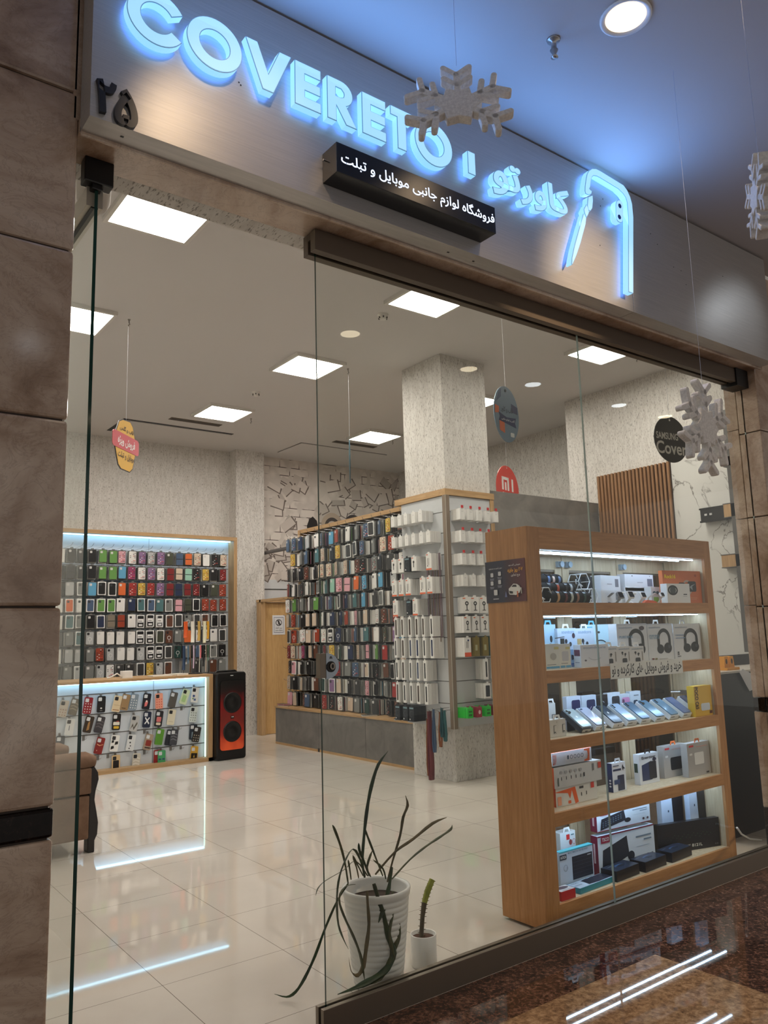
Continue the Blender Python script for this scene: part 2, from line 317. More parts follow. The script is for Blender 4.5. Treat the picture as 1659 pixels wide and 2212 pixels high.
# marble portal: pillars of stone slabs with open joints and a black band
def pillar(name,x0,x1,y0,y1,edge):
    mb=MB(); zs=[(0,.285,GRANB),(.285,.905,MARB),(.905,.998,GRANB),(.998,1.605,MARB),(1.605,2.216,MARB),(2.216,2.81,MARB),(2.81,3.4,MARB),(3.4,4.0,MARB)]
    for a,b,m in zs: mb.box(x0,x1,y0,y1,a+.003,b-.003,m)
    mb.box(x0+.012,x1-.012,y0+.012,y1,0,4.0,P((60,50,44),.8)); o=mb.build(name,bevel=.010 if edge else .006); return struct(o)
pillar('wall_front_left',-3.2,.68,2.62,2.795,1); pillar('wall_front_right',5.258,9.3,2.64,2.795,0)
mb=MB()
for a,b,m in [(0,.285,GRANB),(.285,.905,MARB),(.905,.998,GRANB),(.998,1.615,MARB),(1.615,2.216,MARB),(2.216,2.85,MARB),(2.85,3.25,MARB)]: mb.box(5.262,5.30,2.80,2.885,a+.002,b-.002,m)
struct(mb.build('trim_1',bevel=.004))
mb=MB(); mb.box(.68,5.258,2.60,2.80,3.246,3.30,MARB); mb.box(.66,5.27,2.62,2.80,3.30,4.0,MARB); mb.box(.68,5.258,2.585,2.60,3.226,3.26,MARB); struct(mb.build('trim_2',bevel=.004))
# glass front
LEDGEG=P((168,186,182),.2)
def pane(name,x0,x1,y,z0,z1,parent=None,th=.010,edge=None):
    mb=MB(); mb.box(x0,x1,y,y+th,z0,z1,GLASS); mb.mats.append(edge or GLEDGE); 
    for i in (0,1,3,5): mb.m[i]=1
    if not edge: mb.mats.append(LEDGEG); mb.m[3]=2
    return mb.build(name,parent)
w1=struct(empty('window_1',(1.728,2.745,.03))); w2=struct(empty('window_2',(3.486,2.745,.03)))
def rel(o,p): o.parent=p; o.matrix_parent_inverse=Matrix.Translation(-Vector(p.location)); return o
rel(pane('glass_pane',1.728,3.484,2.745,.03,3.2),w1); rel(pane('glass_pane',3.488,5.258,2.745,.03,3.2,edge=P((168,186,182),.2)),w2)
mb=MB()   # D-shaped glass lock
mb.box(1.716,1.742,2.733,2.768,1.322,1.42,STEEL)
mb.prism([(1.742,1.318)]+[(1.742+.062*math.cos(t),1.369+.052*math.sin(t)) for t in [R(a) for a in range(-90,91,12)]]+[(1.742,1.421)],.012,P((150,158,166),.25,.8),Matrix.Translation((0,2.731,0)))
mb.prism(ell(1.764,1.366,.021,.022),.006,P((30,28,26),.3,.5),Matrix.Translation((0,2.727,0))); mb.prism(ell(1.768,1.368,.013,.014),.006,P((120,112,104),.2,.9),Matrix.Translation((0,2.7225,0)))
mb.prism(ell(1.768,1.368,.004,.008),.002,P((10,10,10)),Matrix.Translation((0,2.7205,0))); mb.prism([(1.758,1.398),(1.772,1.398),(1.768,1.408),(1.762,1.408)],.002,P((90,98,110)),Matrix.Translation((0,2.7295,0)))
rel(mb.build('lock'),w1)
mb=MB(); mb.box(1.70,5.262,2.721,2.742,0,.10,STEEL); mb.box(1.70,5.262,2.758,2.779,0,.10,STEEL); mb.box(1.70,5.262,2.742,2.758,0,.028,DSTEEL); struct(mb.build('trim_3',bevel=.0015))
mb=MB(); mb.box(1.70,5.10,2.70,2.738,3.145,3.24,DSTEEL); mb.box(1.70,5.10,2.762,2.80,3.145,3.24,DSTEEL); mb.box(1.70,5.10,2.738,2.762,3.205,3.24,DSTEEL); mb.box(5.10,5.25,2.69,2.81,3.12,3.245,BLACK)
mb.box(1.698,1.7,2.70,2.738,3.145,3.24,STEEL); struct(mb.build('trim_4',bevel=.0015))
d1=struct(empty('door_1',(.784,2.745,.0)))
mb=MB(); mb.box(.778,.790,2.745,3.64,.01,3.16,GLASS); mb.mats.append(GLEDGE)
for i in (0,1,2,4): mb.m[i]=1
rel(mb.build('glass_pane'),d1)
mb=MB(); mb.box(.755,.8135,2.765,3.64,3.075,3.15,P((186,180,166),.35,.4)); mb.box(.772,.797,2.765,3.64,3.069,3.075,BLACK); rel(mb.build('top_rail'),d1)
mb=MB(); mb.box(.765,.803,2.735,2.80,3.13,3.225,BLACK); mb.box(.735,.84,2.725,2.78,3.15,3.246,BLACK); rel(mb.build('patch_fitting',bevel=.004),d1)
# fascia over the shop: folded composite panel with a seam
mb=MB(); mb.box(.68,3.665,2.485,2.60,3.24,3.985,FASC); mb.box(3.669,5.228,2.485,2.60,3.24,3.985,FASC); mb.box(.70,5.2,2.5,2.62,3.25,4.0,P((30,28,30),.7))
for q in ((1340,352),(1420,528),(1455,577),(1471,585),(1482,615),(1561,597),(1405,505),(516,178),(520,184),(1296,530),(1302,430),(1297,445)):
    c=PX(q[0],q[1],'y',2.485); mb.prism(ell(c.x,c.z,.0035,.0035,8),.001,BLACK,Matrix.Translation((0,2.484,0)))
for x in (.8,2.32,2.48): mb.box(x,x+.012,2.535,2.543,3.2385,3.24,BLACK)
struct(mb.build('trim_5',bevel=.002))
# photo mural: printed tilted blocks and black rings, and the rail in front of it
mb=MB(); rr_=random.Random(11); k=0
for i in range(120):
    cx=rr_.uniform(6.35,9.0); cz=rr_.uniform(2.5,4.3)
    if rr_.random()<.25: cx=rr_.uniform(6.05,6.6); cz=rr_.uniform(2.45,3.0)
    w,h,a=rr_.uniform(.05,.14),rr_.uniform(.04,.10),rr_.uniform(-.9,.9); c,s_=math.cos(a),math.sin(a); k+=1
    q=lambda u,v:(min(max(cx+u*c-v*s_,6.05),9.0),cz+u*s_+v*c); off=11.4995-.00005*k
    g=rr_.choice((176,188,198,206,214)); mb.prism([q(-w,-h-.02),q(w+.02,-h-.015),q(w+.015,h),q(-w,h)],.0001,P((112,100,94),.7),Matrix.Translation((0,off,0))); mb.prism([q(-w,-h),q(w,-h),q(w*.9,h),q(-w,h)],.0001,P((g,g-9,g-17),.7),Matrix.Translation((0,off-.00004,0)))
F=Matrix.Translation((0,11.49,0))
mb.prism([(7.00,3.15),(6.98,3.36),(7.03,3.48),(7.10,3.53),(7.18,3.46),(7.22,3.3),(7.22,3.15)],.002,P((30,27,27),.5),F)
for cx,cz,r,c in ((7.50,3.38,.23,(178,160,142)),(7.50,3.37,.16,(60,48,44)),(7.50,3.36,.11,(190,178,164)),(7.95,3.42,.19,(50,40,38)),(7.95,3.40,.11,(150,134,122))):
    mb.prism(ell(cx,cz,r,r*1.05,24),.002,P(c,.5),F@Matrix.Translation((0,-.0005*(5-r*20),0)))
struct(mb.build('trim_6'))
mb=MB(); mb.tube([(6.08,11.45,2.84),(6.03,10.12,2.83)],.03,P((96,92,90),.5),8,flat=.5); struct(mb.build('trim_7'))
# right side: grey partition behind the column
mb=MB(); mb.box(6.03,8.08,6.22,6.26,0,3.05,GREY); struct(mb.build('wall_partition'))
# column
mb=MB(); mb.box(5.443,6.10,6.142,6.82,0,ZC,WPAP); o=mb.build('column',bevel=.004); struct(o)
# ceiling hatches
for i,(xa,xb,ya,yb,g) in enumerate(((3.43,5.06,10.40,11.13,.055),(6.2,7.88,10.35,11.1,.006))):
    mb=MB(); mb.box(xa,xb,ya,ya+g,ZC-.004,ZC+.001,BLACK); mb.box(xa,xb,yb,yb+.006,ZC-.004,ZC+.001,BLACK); mb.box(xa,xa+g,ya,yb,ZC-.004,ZC+.001,BLACK); mb.box(xb,xb+.006,ya,yb,ZC-.004,ZC+.001,BLACK); mb.box(xa+g,xb,ya+g,yb,ZC-.012,ZC-.001,CEIL)
    tag(mb.build('ceiling_hatch'),['cream ceiling hatch with a wide black gap above the left rack','cream ceiling hatch with thin dark edges above the brick mural'][i],'hatch','ceiling hatches')
for i,(xa,xb,yy) in enumerate(((3.95,4.70,10.07),(6.6,7.4,10.02))):
    mb=MB(); mb.box(xa,xb,yy-.06,yy+.06,ZC-.006,ZC+.001,P((110,98,84),.6)); mb.box(xa+.01,xb-.01,yy-.04,yy+.04,ZC-.008,ZC-.005,P((60,50,42),.6)); tag(mb.build('ceiling_vent'),['long dark slot vent between left hatch and ceiling panel','long dark slot vent near the column and edge-on tag'][i],'vent','ceiling slot vents')
# ------------------------------------------------------------------ lights one can see
PANEL=P((255,247,236),.5,est=PANEL_E,name='lit_diffuser')
def panel_light(x,y,label):
    e=empty('ceiling_light',(x,y,ZC))
    mb=MB(); h=.315
    for a in ((-h,h,-h,-h+.03),(-h,h,h-.03,h),(-h,-h+.03,-h+.03,h-.03),(h-.03,h,-h+.03,h-.03)): mb.box(a[0],a[1],a[2],a[3],-.035,0,P((214,211,205),.5))
    mb.build('frame',e); mb=MB(); mb.box(-h+.03,h-.03,-h+.03,h-.03,-.022,-.012,PANEL); mb.build('diffuser',e)
    return tag(e,label,'ceiling light','square ceiling light panels')
for x,y,l in ((1.89,5.03,'square ceiling light panel nearest the glass door, at the upper left'),(4.43,5.07,'square ceiling light panel under the middle of the header rail'),(6.9,5.07,'square ceiling light panel nearest the snowflake, at the upper right'),
    (1.89,7.24,'square ceiling light panel cut by the edge of the open glass door'),(4.43,7.24,'square ceiling light panel crossed by the edge of the fixed glass'),(6.95,7.28,'square ceiling light panel half hidden by the column'),
    (4.43,9.42,'square ceiling light panel next to the left slot vent'),(6.95,9.42,'square ceiling light panel beside the column, above the edge-on tag'),(1.89,9.42,'square ceiling light panel behind the stone pillar')): panel_light(x,y,l)
for x,y,l in ((4.297,5.642,'round white smoke detector nearest the shopfront'),(4.40,8.416,'small round white smoke detector far back near the light panels')):
    mb=MB(); mb.lathe([(0,-.05),(.03,-.05),(.034,-.035),(.05,-.022),(.055,0)],P((222,220,214),.4),20); 
    for a in range(0,360,60): mb.box(.036,.046,-.006,.006,-.04,-.024,P((70,66,62)),Matrix.Rotation(R(a),4,'Z'))
    tag(mb.build('smoke_detector',loc=(x,y,ZC)),l,'smoke detector','smoke detectors')
def downlight(x,y,c,label):
    e=empty('downlight',(x,y,ZM)); mb=MB(); mb.lathe([(.088,0),(.105,0),(.105,-.006),(.098,-.010),(.088,-.004),(.080,.0)],WHITE,32); mb.build('trim_ring',e)
    mb=MB(); mb.lathe([(0,-.003),(.082,-.003)],P((255,232,196) if c==WARM else (245,250,255),.5,est=2.2 if y>1 else 12.0),32); mb.build('diffuser',e); return tag(e,label,'downlight','mall ceiling downlights')
for i,(x,y,c,w) in enumerate(MALL):
    downlight(x,y,c,'round recessed downlight glowing in the blue-lit mall ceiling' if i==1 else 'round recessed mall downlight, %s'%['left end by the stone pillar','','right end by the shopfront','above the granite floor inset','reflected warm above the column','reflected white beside the blue disc','reflected white by the black disc','reflected warm by the black disc','reflected on the stone pillar upper','reflected on the stone pillar lower'][i])
mb=MB(); mb.lathe([(0,0),(.03,0),(.028,-.006),(.012,-.012),(.012,-.045),(.018,-.05),(.008,-.07),(.016,-.085),(0,-.088)],P((180,178,176),.3,.7),14); tag(mb.build('sprinkler',loc=(2.45,1.95,ZM)),'small metal sprinkler head beside the mall downlight','sprinkler')
# ------------------------------------------------------------------ illuminated sign
FACE=P((205,240,250),.35,name='letter_face'); 
def m_em(name,c,s,fall=False):
    m,t,b=newmat(name); setp(b,col=(.3,.4,.5,1),rough=.35,ecol=c+(1,),est=s); return m
LSIDE=m_em('glowing_letter_side',(.30,.70,1.0),.98); LFACE=m_em('glowing_letter_face',(.36,.72,.98),.92); LBACK=m_em('halo_backlight',(.09,.26,1.0),4.5); LEDGE=m_em('letter_edge_trim',(.08,.25,.50),.45)
SY=2.43
def letter(name,label,loops,cat='letter',group='illuminated sign letters',power=None,holes=None):
    """loops in world x,z"""
    xs=[p[0] for p in loops[0]]; zs=[p[1] for p in loops[0]]; cx=(min(xs)+max(xs))/2; cz=min(zs); L=[[(x-cx,z-cz) for x,z in l] for l in loops]
    e=empty(name,(cx,2.478,cz))
    for nm,y,d,off,mt in (('back_glow',-.0095,.002,-.003,LBACK),('body',-.0285,.033,0,LSIDE),('edge',-.0462,.0024,.0005,LEDGE),('face',-.0484,.002,-.0024,LFACE)):
        me=curve_mesh(L,d,off); mb=MB(); mb.mesh(me,mt,Matrix.Translation((0,y,0))@XZ)
        mb.build(nm,e)
    tag(e,label,cat,group); w=max(xs)-min(xs); h=max(zs)-min(zs)
    p=power if power is not None else 60*w*h
    # added unseen area light before the letter, strengthens its blue glow on the ceiling
    lamp('AREA',(cx,2.40,(max(zs)+cz)/2),p*.42*(2.2 if cat=='emblem' else 1),SIGN_BLUE,max(w*.9,.03),(R(-112),0,0),name='added_sign_glow',sy=max(h*.8,.03))
    return e
Z0,Z1=3.573,3.763
def ring(cx,cz,ro,ri,n=40): return [ell(cx,cz,ro,ro*.90 if False else ro,n),ell(cx,cz,ri,ri,n)[::-1]]
cL=ell(.885,3.668,.108,.105,36,30,328)+ell(.885,3.668,.060,.058,30,30,328)[::-1]
letter('illuminated_letter','glowing blue-white letter C at the left end of the sign',[cL])
letter('illuminated_letter','glowing blue-white letter O next to the letter C',[ell(1.105,3.668,.110,.105,40),ell(1.105,3.668,.061,.058,32)[::-1]])
letter('illuminated_letter','glowing blue-white letter V of the sign',[[(1.23,Z1),(1.28,Z1),(1.327,3.645),(1.376,Z1),(1.430,Z1),(1.350,Z0),(1.303,Z0)]])
def Eloop(x0,x1):
    s=.045; b=.043; m0=(Z0+Z1)/2-.0205; m1=m0+.041
    return [(x0,Z0),(x1,Z0),(x1,Z0+b),(x0+s,Z0+b),(x0+s,m0),(x1-.003,m0),(x1-.003,m1),(x0+s,m1),(x0+s,Z1-b),(x1,Z1-b),(x1,Z1),(x0,Z1)]
letter('illuminated_letter','glowing blue-white letter E just left of the R',[Eloop(1.446,1.567)])
bo=ell(1.664,3.707,.060,.056,12,-90,90)
letter('illuminated_letter','glowing blue-white letter R of the sign',[[(1.598,Z0),(1.642,Z0),(1.642,3.645),(1.690,Z0),(1.742,Z0),(1.690,3.657)]+[(x,z) for x,z in bo[2:]]+[(1.598,Z1)],[(1.639,3.728),(1.668,3.728),(1.680,3.716),(1.682,3.706),(1.678,3.693),(1.664,3.686),(1.639,3.686)]])
letter('illuminated_letter','glowing blue-white letter E between the R and the T',[Eloop(1.772,1.896)])
letter('illuminated_letter','glowing blue-white letter T of the sign',[[(1.923,Z1),(2.048,Z1),(2.048,Z1-.042),(2.008,Z1-.042),(2.008,Z0),(1.960,Z0),(1.960,Z1-.042),(1.923,Z1-.042)]])
letter('illuminated_letter','glowing blue-white letter O under the hanging snowflake',[ell(2.168,3.668,.110,.105,40),ell(2.168,3.668,.061,.058,32)[::-1]])
letter('illuminated_bar','short glowing upright bar between the Latin and Persian names',[[(2.376,3.603),(2.422,3.603),(2.422,3.716),(2.376,3.716)]])
def word(label,s,pxs,pzt,pzb,bold):
    x0=PX(pxs[0],420,'y',SY).x; x1=PX(pxs[1],430,'y',SY).x; z1=PX(*pzt,'y',SY).z; z0=PX(*pzb,'y',SY).z
    e=empty('illuminated_word',((x0+x1)/2,2.478,z0)); T=Matrix.Translation((-(x0+x1)/2,0,-z0))
    me,a,b,c,d=text_mesh(fa(s),bold,.045); mb=MB(); put_text(mb,fa(s),x0,x1,z0,z1,LSIDE,T,.0285,bold,.033); mb.build('body',e)
    mb=MB(); put_text(mb,fa(s),x0,x1,z0,z1,LEDGE,T,.0462,bold+.002,.002,bold); mb.build('edge',e)
    mb=MB(); put_text(mb,fa(s),x0,x1,z0,z1,LFACE,T,.0484,bold-.014,.002,bold); mb.build('face',e)
    mb=MB(); put_text(mb,fa(s),x0,x1,z0,z1,LBACK,T,.0095,bold-.012,.002,bold); mb.build('back_glow',e)
    lamp('AREA',((x0+x1)/2,2.40,(z0+z1)/2),1.0,SIGN_BLUE,(x1-x0)*.9,(R(-112),0,0),name='added_sign_glow',sy=.09)  # added unseen area light, boosts the word's blue glow on the ceiling
    return tag(e,label,'letters','illuminated sign letters')
word('glowing Persian letters of two joined signs with two dots, left part of name','تو',(1065,1128),(1097,353),(1083,424),.035)
word('glowing Persian letters right of the dotted pair, left of the emblem','کاور',(1124,1230),(1186,393),(1190,468),.035)
def pxl(pts,s=240/1659,ox=1160,oy=340): return [(lambda c:(c.x,c.z))(PX(ox+a*s,oy+b*s,'y',SY)) for a,b in pts]
EM=[('glowing bent outline of a phone shape, largest stroke of the emblem',[(720,500),(722,420),(735,330),(750,250),(775,200),(820,168),(880,170),(940,200),(1290,415),(1345,490),(1390,590),(1420,700),(1438,900),(1438,2030),(1370,2005),(1368,900),(1352,680),(1330,600),(1290,540),(1220,470),(940,300),(900,280),(850,270),(822,290),(808,330),(800,380),(795,440),(780,470),(800,492),(820,500),(812,548),(765,556),(730,540)],3.0),
 ('small glowing upper stroke of the emblem below the hook',[(765,590),(830,562),(836,650),(825,760),(800,800),(772,790),(755,720)],.3),
 ('small glowing chevron stroke in the middle of the emblem',[(702,775),(738,702),(762,752),(775,830),(742,898),(715,835)],.2),
 ('long glowing curved blade stroke at the emblem bottom',[(695,842),(735,908),(725,1000),(690,1130),(650,1280),(590,1460),(530,1600),(520,1590),(525,1500),(560,1330),(620,1110)],1.2)]
for l,pts,pw in EM: letter('illuminated_emblem_stroke',l,[pxl(pts)],'emblem','strokes of the illuminated emblem',pw)
cp=pxl([(1180,700),(1190,655),(1215,632),(1250,645),(1275,680),(1290,730),(1286,930),(1272,968),(1250,975),(1215,955),(1190,915),(1180,880)])
e=letter('illuminated_emblem_stroke','glowing camera pill with two round dots inside the emblem',[cp],'emblem','strokes of the illuminated emblem',.4)
for zc in ((1230,728),(1224,893)):
    c=pxl([zc])[0]; mb=MB(); mb.prism(ell(c[0]-e.location.x,c[1]-e.location.z,.013,.0135,20),.002,P((40,70,130),.4),Matrix.Translation((0,-.052,0))); mb.build('lens_dot',e)
# black light box with Persian line
e=empty('light_box_sign',(2.045,2.485,3.309)); mb=MB(); mb.box(-.441,.441,-.105,0,0,.130,P((14,16,22),.25)); mb.build('housing',e,bevel=.002)
mb=MB(); T=Matrix.Translation((-2.045,-.105,-3.309)); put_text(mb,fa('فروشگاه لوازم جانبی موبایل و تبلت'),1.625,2.478,3.334,3.408,P((215,230,255),.4,est=1.6),T,.0008,.012); mb.build('lettering',e)
mb=MB(); mb.tube([(-.441,-.03,.085),(-.456,-.03,.085)],.004,CHROME,8); mb.build('screw',e)
tag(e,'black box sign with lit white Persian lettering under the blue letters','sign')
# shop number
for ch,q0,q1,l in (('۲',(208,173),(252,245),'black raised Persian numeral two, left of the pair'),('۵',(248,192),(299,272),'black raised Persian numeral five, heart shaped, right of the pair')):
    a=PX(q0[0],(q0[1]+q1[1])/2,'y',2.47); b=PX(q1[0],(q0[1]+q1[1])/2,'y',2.47); zt=PX((q0[0]+q1[0])/2,q0[1],'y',2.47).z; zb=PX((q0[0]+q1[0])/2,q1[1],'y',2.47).z
    mb=MB(); put_text(mb,ch,a.x,b.x,zb,zt,P((16,20,34),.35),Matrix.Translation((0,2.477,0)),0,.035,.015); tag(mb.build('shop_number'),l,'number','shop number digits')
# ------------------------------------------------------------------ racks of phone cases
NUM=['first','second','third','fourth','fifth','sixth','seventh','eighth','ninth','tenth','eleventh','twelfth','thirteenth','fourteenth','fifteenth','sixteenth','seventeenth']
PAL={'k':((22,22,24),'black'),'d':((58,58,58),'charcoal'),'g':((122,124,122),'grey'),'l':((178,180,180),'pale grey'),'w':((228,226,222),'white'),'t':((128,118,104),'taupe'),'e':((205,186,166),'beige'),
 'G':((98,146,74),'bright green'),'o':((66,70,56),'olive'),'O':((212,104,50),'orange'),'r':((158,48,44),'red'),'R':((124,34,36),'dark red'),'u':((152,62,40),'rust'),'b':((96,60,44),'brown'),'n':((36,48,78),'navy'),
 'B':((72,92,120),'slate blue'),'c':((92,158,194),'sky blue'),'T':((74,112,116),'teal'),'p':((212,158,168),'pink'),'m':((150,62,104),'magenta'),'v':((136,106,146),'purple'),'y':((206,172,74),'yellow'),'M':((150,196,176),'mint'),'D':((30,62,58),'dark green')}
# one mesh per style: hazy sleeve with the case behind it
def pack_proto(style):
    root=MB(); root.prism(rr(-.058,.058,-.103,.083,.008),.014,SLEEVE); root.prism([(-.022,.083),(.022,.083),(.018,.101),(-.018,.101)],.002,SLEEVE)
    root.box(-.003,.003,-.0,.12,.086,.092,CHROME)
    r=root.build('case_pack')
    c=MB(); T=Matrix.Translation((0,-.004,0))
    if style in (1,3): c.prism(rr(-.055,.055,-.1,.08,.006),.004,WHITE,T); 
    w=.043 if style in (1,3) else .05; z0,z1=(-.088,.068) if style in (1,3) else (-.096,.075)
    c.prism(rr(-w,w,z0,z1,.013),.006,OBJC,Matrix.Translation((0,-.009,0)))
    F=Matrix.Translation((-.05,-.009,-.09))
    if style==0: c.prism(rr(-.038,-.006,.030,.062,.006),.001,P((205,205,204),.4),Matrix.Translation((0,-.0102,0)))
    if style==1: c.prism(rr(-.033,-.003,.026,.056,.006),.001,P((60,62,64),.3),Matrix.Translation((0,-.0102,0)))
    if style==2:
        c.prism(rr(-.038,-.006,.032,.064,.006),.001,P((34,34,36),.3),Matrix.Translation((0,-.0102,0)))
        deco(c,F,.1,.16,[('a',.5,.42,.27,.17,.07,0,360,(214,214,212)),('r',.47,.06,.53,.22,(214,214,212))])
    if style==3: deco(c,F,.1,.16,[('r',.12,.40,.88,.72,(236,236,234)),('r',.2,.5,.7,.55,(40,40,42)),('R',.14,.05,.86,.3,(46,46,48),.01),('R',.24,.1,.76,.26,(226,226,226),.006),('R',.2,.76,.8,.95,(30,30,32),.01)])
    if style==4:   # busy print
        rnd=random.Random(4); deco(c,F,.1,.16,[('r',a,b,a+.16,b+.05,rnd.choice([(232,230,226),(40,36,36),(200,70,60)])) for a in (.12,.34,.56,.74) for b in (.08,.2,.32,.46,.6,.74,.86) if rnd.random()<.62])
    if style==5: c.prism([(-.05,-.015),(.05,-.015),(.05,-.006),(-.05,-.006)],.001,P((20,20,22)),Matrix.Translation((0,-.0102,0)))
    c.build('phone_case',r); return r
PK=[pack_proto(i) for i in range(6)]
ST=['','with white border','with ring','with paper band','with print','with dark band']
used=set()
def place_pack(code,loc,rz,where,group,tilt=0):
    col,nm=PAL[code[0]]; st=int(code[1]) if len(code)>1 else 0; pr=PK[st]
    if st in used: o=dup(pr)
    else: o=pr; used.add(st)
    o.location=loc; o.rotation_euler=(0,tilt,rz); sc=random.uniform(.96,1.04); o.scale=(sc,1,sc)
    for ch in o.children:
        ch.color=lin(col)+(1,)
    tag(o,' '.join(('%s phone case %s, %s'%(nm,ST[st],where)).replace(' ,',',').split()),'phone case',group)
    return o
def slices(mb,org,F,n,w,h,pal,t=.013,gap=.004):   # the packs hanging behind the front one
    for i in range(n):
        c=random.choice(pal); y=.018+i*(t+gap); a=random.uniform(-.03,.03); M=F@Matrix.Translation((random.uniform(-.004,.004),y,0))@Matrix.Rotation(a,4,'Y')
        mb.box(-w/2,w/2,0,t*.3,-h/2-.01,h/2-.01,ATT,M,random.choice(((180,180,176),(226,224,218),(214,212,206),(90,90,90),(40,40,40)))); mb.box(-w/2+.002,w/2-.002,t*.3,t,-h/2-.006,h/2-.014,ATT,M,c)
LW=["d d k G G p4 w4 v4 l4 v4 o B5 O5 e4 w k4 e4","d5 k k G G c m4 w4 v4 w4 R5 e5 M5 k4 y4 k R4","l g1 c k1 k1 O r4 y4 r4 v4 R5 n5 R5 R4 k o u4",
"O1 w1 B1 G1 G1 w1 n T1 B1 T g1 p5 o5 k1 u4 u4 u4","T1 g1 k n1 t5 u5 w1 k3 k3 l3 b1 d1 g2 d1 b1 k1 k1","g T1 l2 w w w w k3 k3 o1 b2 g O w4 w4 w1 d1","l l g u4 l2 w w l2 k3 k3 d1 D2 g B k2 g1 k2",
"g l1 g l2 w4 d d d1 y4 l2 b1 g g d g b g"]
LW=[r.split() for r in LW]
# left display rack: oak frame, lit white slatwall
FX0,FX1,FY=1.75,5.54,11.24
rk=empty('display_rack',(3.6,FY+.1,.95)); tag(rk,'wide oak framed slatwall rack of phone cases lit blue along its top','display rack')
def relto(o,p): o.parent=p; o.matrix_parent_inverse=Matrix.Translation(-Vector(p.location)); return o
mb=MB(); mb.box(FX0,FX1,FY,FY+.24,3.0,3.055,OAKX); mb.box(FX1-.055,FX1,FY,FY+.24,.92,3.0,OAK); mb.box(FX0,FX0+.055,FY,FY+.24,.92,3.0,OAK); relto(mb.build('frame'),rk)
mb=MB(); mb.box(FX0+.055,FX1-.055,FY+.2,FY+.22,.92,3.0,SLATD)
for z in [2.79-.2257*i for i in range(9)]: mb.box(FX0+.06,FX1-.06,FY+.197,FY+.2,z,z+.008,GROOVE)
mb.box(4.19,4.193,FY+.198,FY+.2,2.8,3.0,GROOVE); relto(mb.build('slatwall_panel'),rk)
LEDM=P((170,224,255),.5,est=6.5,name='led_strip_glow')
mb=MB(); mb.box(FX0+.06,FX1-.06,FY+.12,FY+.17,2.990,2.999,LEDM); relto(mb.build('led_strip'),rk)
rows=[2.672-.2257*i for i in range(8)]; cols=[2.984+.1395*i for i in range(17)]
sm=MB(); PALL=[(60,60,62),(90,90,90),(140,140,140),(170,170,168),(40,38,38),(120,70,50),(60,70,90),(200,196,190),(90,40,40)]
for ri,z in enumerate(rows):
    for ci,x in enumerate(cols):
        if ri==7 and 10<ci<12: continue
        if x>5.44 : continue
        code=LW[ri][ci]; xx=x+random.uniform(-.008,.008)
        place_pack(code,(xx,11.07+random.uniform(-.015,.02),z+random.uniform(-.006,.006)),random.uniform(-.10,.06),'%s row, %s from left, back wall'%(NUM[ri],NUM[ci]),'phone case packs on the back wall rack',random.uniform(-.02,.02))
        slices(sm,None,Matrix.Translation((xx,11.08,z-.005)),7,.108,.185,PALL)
    for x in (2.845,2.706): slices(sm,None,Matrix.Translation((x,11.07,z-.005)),8,.108,.185,PALL)
tag(sm.build('hanging_case_packs'),'dense stacks of packed phone cases hanging behind the front ones, back wall','phone cases',kind='stuff')
for i,x in enumerate(cols):
    mb=MB(); mb.tube([(x,11.43,2.80),(x,11.12,2.80),(x+.004,11.08,2.815),(x+.012,11.06,2.84)],.003,CHROME,6); relto(mb.build('hook'),rk)
# right display rack over a bench
BX=5.985
rk2=empty('display_rack',(6.0,8.5,.52)); tag(rk2,'oak framed black rack of phone cases standing on the grey bench beside column','display rack')
mb=MB(); mb.box(BX,6.16,6.83,10.12,3.0,3.055,OAKY); mb.box(BX,6.16,10.06,10.12,.52,3.0,OAK); relto(mb.build('frame'),rk2)
mb=MB(); mb.box(6.12,6.15,6.84,10.06,.52,3.0,P((26,24,24),.6)); 
for z in [2.93-.217*i for i in range(11)]: mb.box(6.117,6.12,6.84,10.06,z,z+.006,P((70,66,60),.4,.5))
relto(mb.build('slatwall_panel'),rk2)
be=empty('bench',(5.85,8.5,0)); tag(be,'long grey laminate bench with oak top along the right rack','bench')
mb=MB(); mb.box(5.58,6.16,6.83,10.10,.03,.495,GREY); 
for y in (7.9,8.95): mb.box(5.5785,5.58,y,y+.003,.04,.49,P((70,68,66)))
relto(mb.build('carcass'),be); mb=MB(); mb.box(5.572,6.16,6.83,10.11,.495,.517,OAKY); relto(mb.build('top'),be); mb=MB(); mb.box(5.576,6.16,6.83,10.10,0,.03,OAKY); mb.box(5.572,5.576,8.93,8.97,0,.045,P((50,44,38))); relto(mb.build('plinth'),be)
RW=["B B4 n l w1 B4 c u w1 g B4 d1 B y4 b4","k y4 g B T e4 k y4 d1 d1 B4 g e4 u4 k4","k4 k k b4 k e4 e4 e4 e4 b4 k4 g4 k d w4","R w2 d4 w1 g1 T M p4 p5 O c4 w1 c l2 m4","w4 G g w1 G n B d1 n T c d g1 d o","e u4 k e e w1 n n u p4 e w4 b4 R4 e1",
"d1 u2 w4 e u w4 k3 n2 g B T w o4 v c","R4 e4 m4 e b R4 y4 D n e4 p5 G r g e4","k4 p1 k k D k o R4 g B4 e1 k4 b k1 w4","e4 k e k b D1 v1 e k d p4 k g r k","p e b4 B k r4 k4 w4 e g D d k4 b4 k4"]
RW=[r.split() for r in RW]
sm=MB(); PALR=[c for c,_ in PAL.values()]+[(30,30,32)]*6+[(226,222,214)]*9+[(150,150,148)]*4+[(90,74,64)]*4
ys=[9.98-.193*i for i in range(15)]
